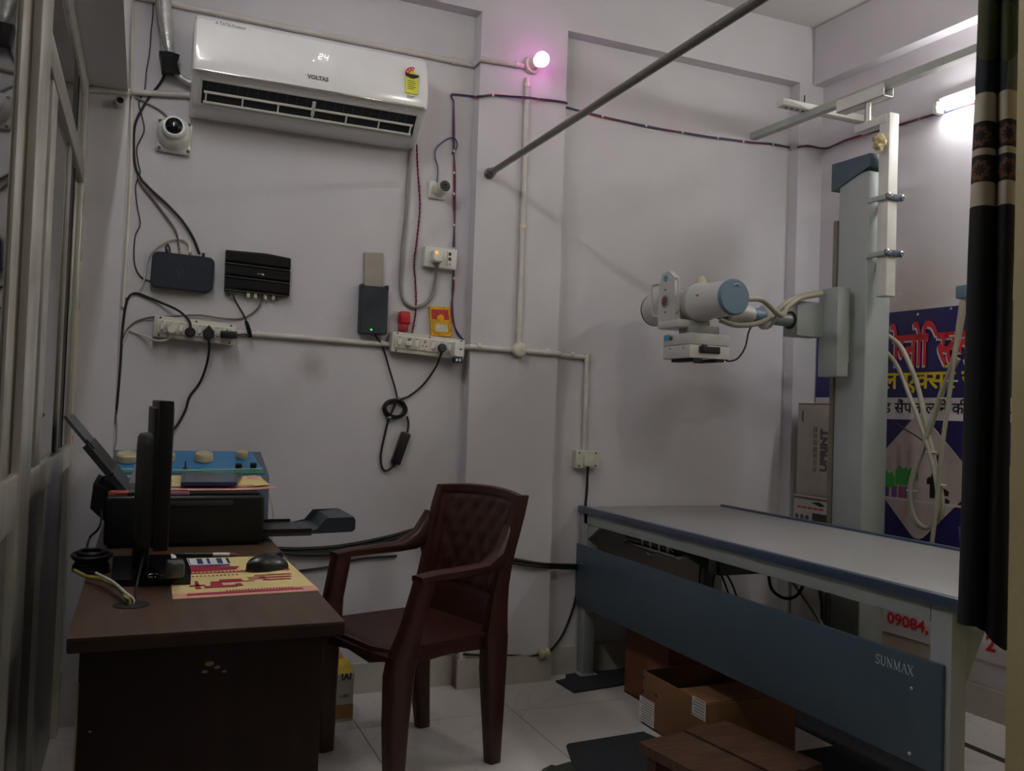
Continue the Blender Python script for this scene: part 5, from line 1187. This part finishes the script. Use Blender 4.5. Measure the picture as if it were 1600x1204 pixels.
big = hindi([('ो',), ('ग', .60), ('नो',), ('ि', 1), ('स', .62), ('ट',), ('क',)], bold=.028, gap=-.07)
bigw = (pos(1508, 545)-pos(1392, 545)).length
# whole word is wider than the gap between column and curtain: letters start behind the column
wsum = bigw*1.16
c_ = pos(1392, 540)+RDIR*(wsum/2-.004)
def dupb(b): m_ = bpy.data.meshes.new('t'); b.to_mesh(m_); q = bmesh.new(); q.from_mesh(m_); bpy.data.meshes.remove(m_); return q
b2 = dupb(big)
place(b2, 'title_shadow', posterwhite, po, c_-RDIR*.006-BZ*.008, RDIR, ZUP, width=wsum, height=.19)
place(big, 'title', posterred, po, c_+RN*.002, RDIR, ZUP, width=wsum, height=.19)
place(hindi([('ल',), (' ',), ('ए',), ('क', .72), ('स',), ('रे',), (' ',), ('जाँ',), ('च',)], bold=.02, gap=-.06), 'subtitle', posteryel, po, pos(1470, 592), RDIR, ZUP, width=.58, height=.115)
place(hindi([('ब्',), ('ल',), ('ड',), (' ',), ('सैं',), ('प',), ('ल',), (' ',), ('लाने',), (' ',), ('की',), (' ',), ('सु',), ('ि',), ('व',), ('धा',)], bold=.012), 'band_lettering', blackink, po, pos(1462, 638), RDIR, ZUP, width=.72, height=.078)
# diamond picture with lab glassware and leaves
dcn = pos(1436, 745); ds = .275
def rdiamond(c, s_, r=.14, n=5):
    P = [V((0, s_)), V((s_, 0)), V((0, -s_)), V((-s_, 0))]; out_ = []
    for k in range(4):
        p0, p1, p2 = P[k-1], P[k], P[(k+1) % 4]
        a_ = p1.lerp(p0, r); b_ = p1.lerp(p2, r)
        for m_ in range(n+1):
            t_ = m_/n; out_.append(a_.lerp(p1, t_).lerp(p1.lerp(b_, t_), t_))
    return out_
def dpoly(pts, c, o): return [c+RDIR*p.x+BZ*p.y+RN*o for p in pts]
MB().ngon(dpoly([V(p) for p in rdiamond(dcn, ds)], dcn, .003), -RN*.002).put('picture_diamond', M('picture_pale', '#b7a9a6', .4, var=.06), po)
for dx_, dz_, s_ in ((.36, -.02, .13), (.60, -.02, .15)):
    MB().ngon(dpoly([V(p) for p in rdiamond(0, s_, .3)], dcn+RDIR*dx_+BZ*dz_, .0025), -RN*.002).put('picture_diamond', posterwhite, po)
def blob(dx_, dz_, w_, h_, name, mat, o=.004): 
    pts = [V((dx_+w_*x, dz_+h_*z)) for x, z in ((-.5, -.5), (.5, -.5), (.55, .1), (.25, .5), (.05, .32), (-.2, .55), (-.5, .2))]
    MB().ngon(dpoly(pts, dcn, o), -RN*.0015).put(name, mat, po)
blob(-.15, -.02, .06, .07, 'picture_leaf', green); blob(-.08, .0, .07, .08, 'picture_leaf', green); blob(-.03, .01, .05, .05, 'picture_leaf', green)
for dx_, mt in ((-.16, M('pic_purple', '#4b3f78', .4)), (-.12, M('pic_violet', '#6b4a86', .4)), (-.085, M('pic_rose', '#9a3c58', .4)), (-.055, M('pic_violet', '#6b4a86'))):
    MB().ngon(dpoly([V((dx_-.014, -.095)), V((dx_+.014, -.095)), V((dx_+.014, -.045)), V((dx_-.014, -.045))], dcn, .0035), -RN*.0015).put('picture_flask', mt, po)
for dx_, h_ in ((-.15, .06), (-.10, .11), (-.05, .09)):
    MB().ngon(dpoly([V((dx_-.010, .02)), V((dx_+.010, .02)), V((dx_+.010, .02+h_)), V((dx_-.010, .02+h_))], dcn, .0035), -RN*.0015).put('picture_flask', M('pic_glass', '#a89a98', .3), po)
for dx_, dz_, w_, h_ in ((.07, -.03, .03, .10), (.10, -.05, .08, .03), (.095, .07, .03, .06), (.06, -.01, .04, .03), (.12, -.085, .05, .02)):
    blob(dx_, dz_, w_, h_, 'picture_microscope', blackink)
MB().ngon(dpoly([V((-.17, -.095)), V((.20, -.095)), V((.20, -.105)), V((-.18, -.105))], dcn, .0035), -RN*.0015).put('picture_table', M('pic_shelf', '#c9bfbb', .4), po)
text('09084, 9', 'lettering', posterred, po, pos(1427, 976), RDIR, ZUP, height=.056, width=.262, bold=.03)
text('2', 'lettering', posterred, po, pos(1548, 1005), RDIR, ZUP, height=.06, bold=.03)
MB().ngon([pos(1497, 822), pos(1506, 822), pos(1504, 856), pos(1500, 850)], -RN*.001).put('blue_patch', M('poster_lightblue', '#4a63a0', .4), po)  # small pale blue patch on the board
for x, y in ((1434, 491), (1486, 482)): MB().lathe([(0, .006), (.002, .005)], pos(x, y), RN, 10).put('eyelet', steel, po)
# hanging cable loops in front of the poster, from a grey clamp
XC = 2.80
cl_ = thing('cable_loop', 'pale high-voltage cables hanging in loops in front of the poster', 'cable', WX(1445, 820, XC))
def xc(pts, dx_=0): return [WX(x, y, XC+dx_) for x, y in pts]
ht = M('ht_cable', '#a7a294')
MB().tube([V((2.73, 2.66, WX(1393, 515, 2.73).z))]+xc([(1406, 540), (1425, 578), (1437, 615), (1446, 660), (1458, 710), (1466, 750), (1472, 780), (1470, 805), (1455, 822), (1438, 822), (1425, 805), (1421, 770), (1428, 735), (1443, 700), (1470, 620), (1490, 560), (1503, 500), (1506, 462)]), .0095, 10).put('cable', ht, cl_)
MB().tube([V((2.73, 2.64, WX(1393, 545, 2.73).z))]+xc([(1402, 572), (1420, 615), (1440, 668), (1456, 720), (1464, 760), (1466, 790), (1460, 812), (1448, 824), (1432, 812), (1424, 785), (1426, 750), (1445, 690), (1475, 600), (1498, 560)], -.018), .0085, 10).put('cable', ht, cl_)
MB().tube(xc([(1503, 470), (1496, 520), (1488, 580), (1480, 640), (1472, 700), (1466, 760), (1462, 800), (1456, 850)], -.03), .0085, 10).put('cable', ht, cl_)
MB().tube(xc([(1392, 655), (1410, 668), (1430, 680), (1446, 692), (1456, 705)], .02), .003, 7).put('thin_wire', blackm, cl_)
for x, y in ((1492, 525), (1488, 595), (1478, 622), (1455, 706), (1470, 757), (1424, 766)):
    q = WX(x, y, XC-.01); bx(q-V((.014, .014, .003)), q+V((.014, .014, .003)), .001).put('tie', wire_white, cl_)
q = WX(1507, 458, XC)
bx(q+V((-.02, -.025, -.02)), V((XR(q.y), q.y+.025, q.z+.03)), .006).put('clamp', xbluecap, cl_)
# ================================================================== CARTONS AND MATS
t = thing('white_carton', 'tall cream carton with grey sideways lettering beside the column', 'box', (2.84, 3.10, .765))
bx((2.80, 3.00, .768), (2.868, 3.21, 1.185), .002).put('box', M('carton_cream', '#b5ad9f', .6), t)
text('UPRINT', 'lettering', M('carton_print', '#5e5c5c', .6), t, (2.7993, 3.038, .975), (0, 0, 1), (0, 1, 0), width=.19, height=.046, bold=.06)
for k, y in enumerate((3.085, 3.098)):
    for m_ in range(7): bx((2.7988, y, .875+m_*.03), (2.8005, y+.004, .875+m_*.03+.022)).put('print', M('carton_print', '#5e5c5c'), t)
MB().tube([V((2.799, 3.175, 1.15)), V((2.799, 3.178, 1.11)), V((2.799, 3.172, 1.10))], .002, 6).put('print', blackink, t)
bx((2.799, 3.004, 1.178), (2.80, 3.206, 1.183)).put('lid_line', M('lid_brown', '#6e4a3c', .6), t)
t = thing('white_carton', 'lower white carton with red print under the tall cream carton', 'box', (2.84, 3.12, 0))
bx((2.80, 3.00, 0), (2.868, 3.225, .766), .002).put('box', M('carton_white2', '#b6b2ad', .6), t)
bx((2.7985, 3.005, .748), (2.80, 3.22, .756)).put('lid_line', M('lid_brown', '#6e4a3c'), t)
MB().ngon([(2.7985, 3.11, .735), (2.7985, 3.06, .742), (2.7985, 3.02, .728), (2.7985, 3.05, .722)], (.002, 0, 0)).put('torn_edge', blackink, t)
for m_ in range(5): bx((2.7985, 3.035+m_*.035, .706), (2.8, 3.06+m_*.035, .714)).put('print', posterred, t)
for m_ in range(3): MB().lathe([(0, .012), (.001, .012)], (2.80, 3.20-m_*.033, .665), (-1, 0, 0), 14).put('print', M('carton_print', '#5e5c5c'), t)
bx((2.7985, 3.002, .60), (2.80, 3.10, .69)).put('dark_block', M('carton_dark', '#3a3432', .6), t)
# brown carton
def carton(name, label, a, b_, mat, openflaps=True):
    t = thing(name, label, 'box', ((a[0]+b_[0])/2, (a[1]+b_[1])/2, 0))
    th = .005
    bx((a[0], a[1], 0), (b_[0], b_[1], .006)).put('bottom', mat, t)
    bx((a[0], a[1], 0), (a[0]+th, b_[1], b_[2]), .001).put('side', mat, t); bx((b_[0]-th, a[1], 0), (b_[0], b_[1], b_[2]), .001).put('side', mat, t)
    bx((a[0]+th, a[1], 0), (b_[0]-th, a[1]+th, b_[2]), .001).put('side', mat, t); bx((a[0]+th, b_[1]-th, 0), (b_[0]-th, b_[1], b_[2]), .001).put('side', mat, t)
    return t
zA = WX(995, 1041, 1.70).z
t = carton('cardboard_box', 'open brown cardboard box with white labels under the table', (1.70, 2.335, 0), (2.06, 2.72, zA), card)
bx((1.705, 2.345, zA-.004), (2.05, 2.50, zA+.001)).put('flap', card, t)
MB().ngon([(1.706, 2.715, zA), (1.90, 2.715, zA), (1.88, 2.66, zA+.022), (1.72, 2.66, zA+.02)], (0, 0, .003)).put('flap', card, t)
for (x0, y0, x1, y1), ln in (((1000, 1085, 1021, 1143), 9), ((1082, 1086, 1102, 1127), 6)):
    a_, b_ = WX(x0, y0, 1.6995), WX(x1, y1, 1.6995)
    lb = bx((1.6985, b_.y, max(b_.z, .008)), (1.70, a_.y, a_.z)).put('label', paper, t)
    for k in range(ln):
        zz = max(b_.z, .01)+(a_.z-max(b_.z, .01))*(k+.5)/ln; bx((1.698, b_.y+.004, zz), (1.6988, a_.y-.004-.006*(k % 3), zz+.003)).put('label_print', M('label_grey', '#77736c', .6), lb)
for x, y, w_ in ((1000, 1055, .03), (1003, 1078, .015), (1023, 1085, .014)):
    q = WX(x, y, 1.6992); bx((1.6988, q.y-w_, q.z-.006), (1.70, q.y, q.z+.006)).put('print', M('carton_dark', '#3a3432'), t)
carton('cardboard_box', 'orange-brown cardboard box standing behind the labelled one', (1.82, 2.74, 0), (2.2, 3.05, .30), card2)
bx_ = bpy.data.objects['cardboard_box.001']; bx((1.823, 2.745, .296), (2.195, 3.045, .302)).put('lid', card2, bx_)
# low wooden plank stool
SZ2 = .15
A_, B_, C_ = WZ(997, 1159, SZ2), WZ(1134, 1123, SZ2), WZ(1286, 1190, SZ2)
D_ = A_+(C_-B_)
pkk = thing('plank_step', 'low rough wooden plank step in front of the brown box', 'step', ((A_.x+C_.x)/2, (A_.y+C_.y)/2, 0))
for k in range(4):
    u0, u1 = k/4+.006, (k+1)/4-.006; dz_ = (.0, -.004, .002, -.003)[k]
    q = [A_.lerp(B_, u0), A_.lerp(B_, u1), D_.lerp(C_, u1), D_.lerp(C_, u0)]
    MB().ngon([V((p.x, p.y, SZ2-.028+dz_)) for p in q], (0, 0, .028)).put('plank', plank, pkk)
for u in (.12, .88):
    q = [A_.lerp(D_, u-.05), A_.lerp(D_, u+.05), B_.lerp(C_, u+.05), B_.lerp(C_, u-.05)]
    q = [p.lerp((A_+C_)/2, .05) for p in q]
    MB().ngon([V((p.x, p.y, 0)) for p in q], (0, 0, SZ2-.034)).put('bearer', plank, pkk)
def matobj(label, px, th=.006):
    q = [WZ(x, y, 0) for x, y in px]
    return tag(MB().ngon([V((p.x, p.y, .0005)) for p in q], (0, 0, th)).put('floor_mat', matm), label, 'mat')
matobj('dark folded mat on the floor at the table foot', ((868, 1065), (883, 1062), (884, 1055), (975, 1046), (1000, 1052), (978, 1070), (897, 1083)))
matobj('dark mat on the floor beside the plank step', ((885, 1167), (888, 1164), (1005, 1145), (1060, 1170), (1120, 1260), (925, 1260), (893, 1190)))
q = tag(MB().ngon([V((p.x, p.y, .0005)) for p in [WZ(x, y, 0) for x, y in ((848, 1203), (862, 1196), (868, 1198), (892, 1191), (905, 1210), (925, 1258), (800, 1258))]], (0, 0, .004)).put('floor_mat', M('green_mat', '#33382f', .9, var=.3, scale=60, bump=.5)), 'frayed grey-green mat corner at the bottom of the floor', 'mat')
tag(MB().ngon([(1.72, 1.40, .0005), (2.46, 1.40, .0005), (2.46, 3.2, .0005), (2.22, 3.2, .0005), (2.22, 2.32, .0005), (1.72, 2.32, .0005)], (0, 0, .005)).put('floor_mat', M('shade_sheet', '#141416', .9, var=.2, scale=30)), 'large black sheet added as painted shade on the floor under the table', 'mat')  # sheet added to darken the lit floor, shade under the table as colour
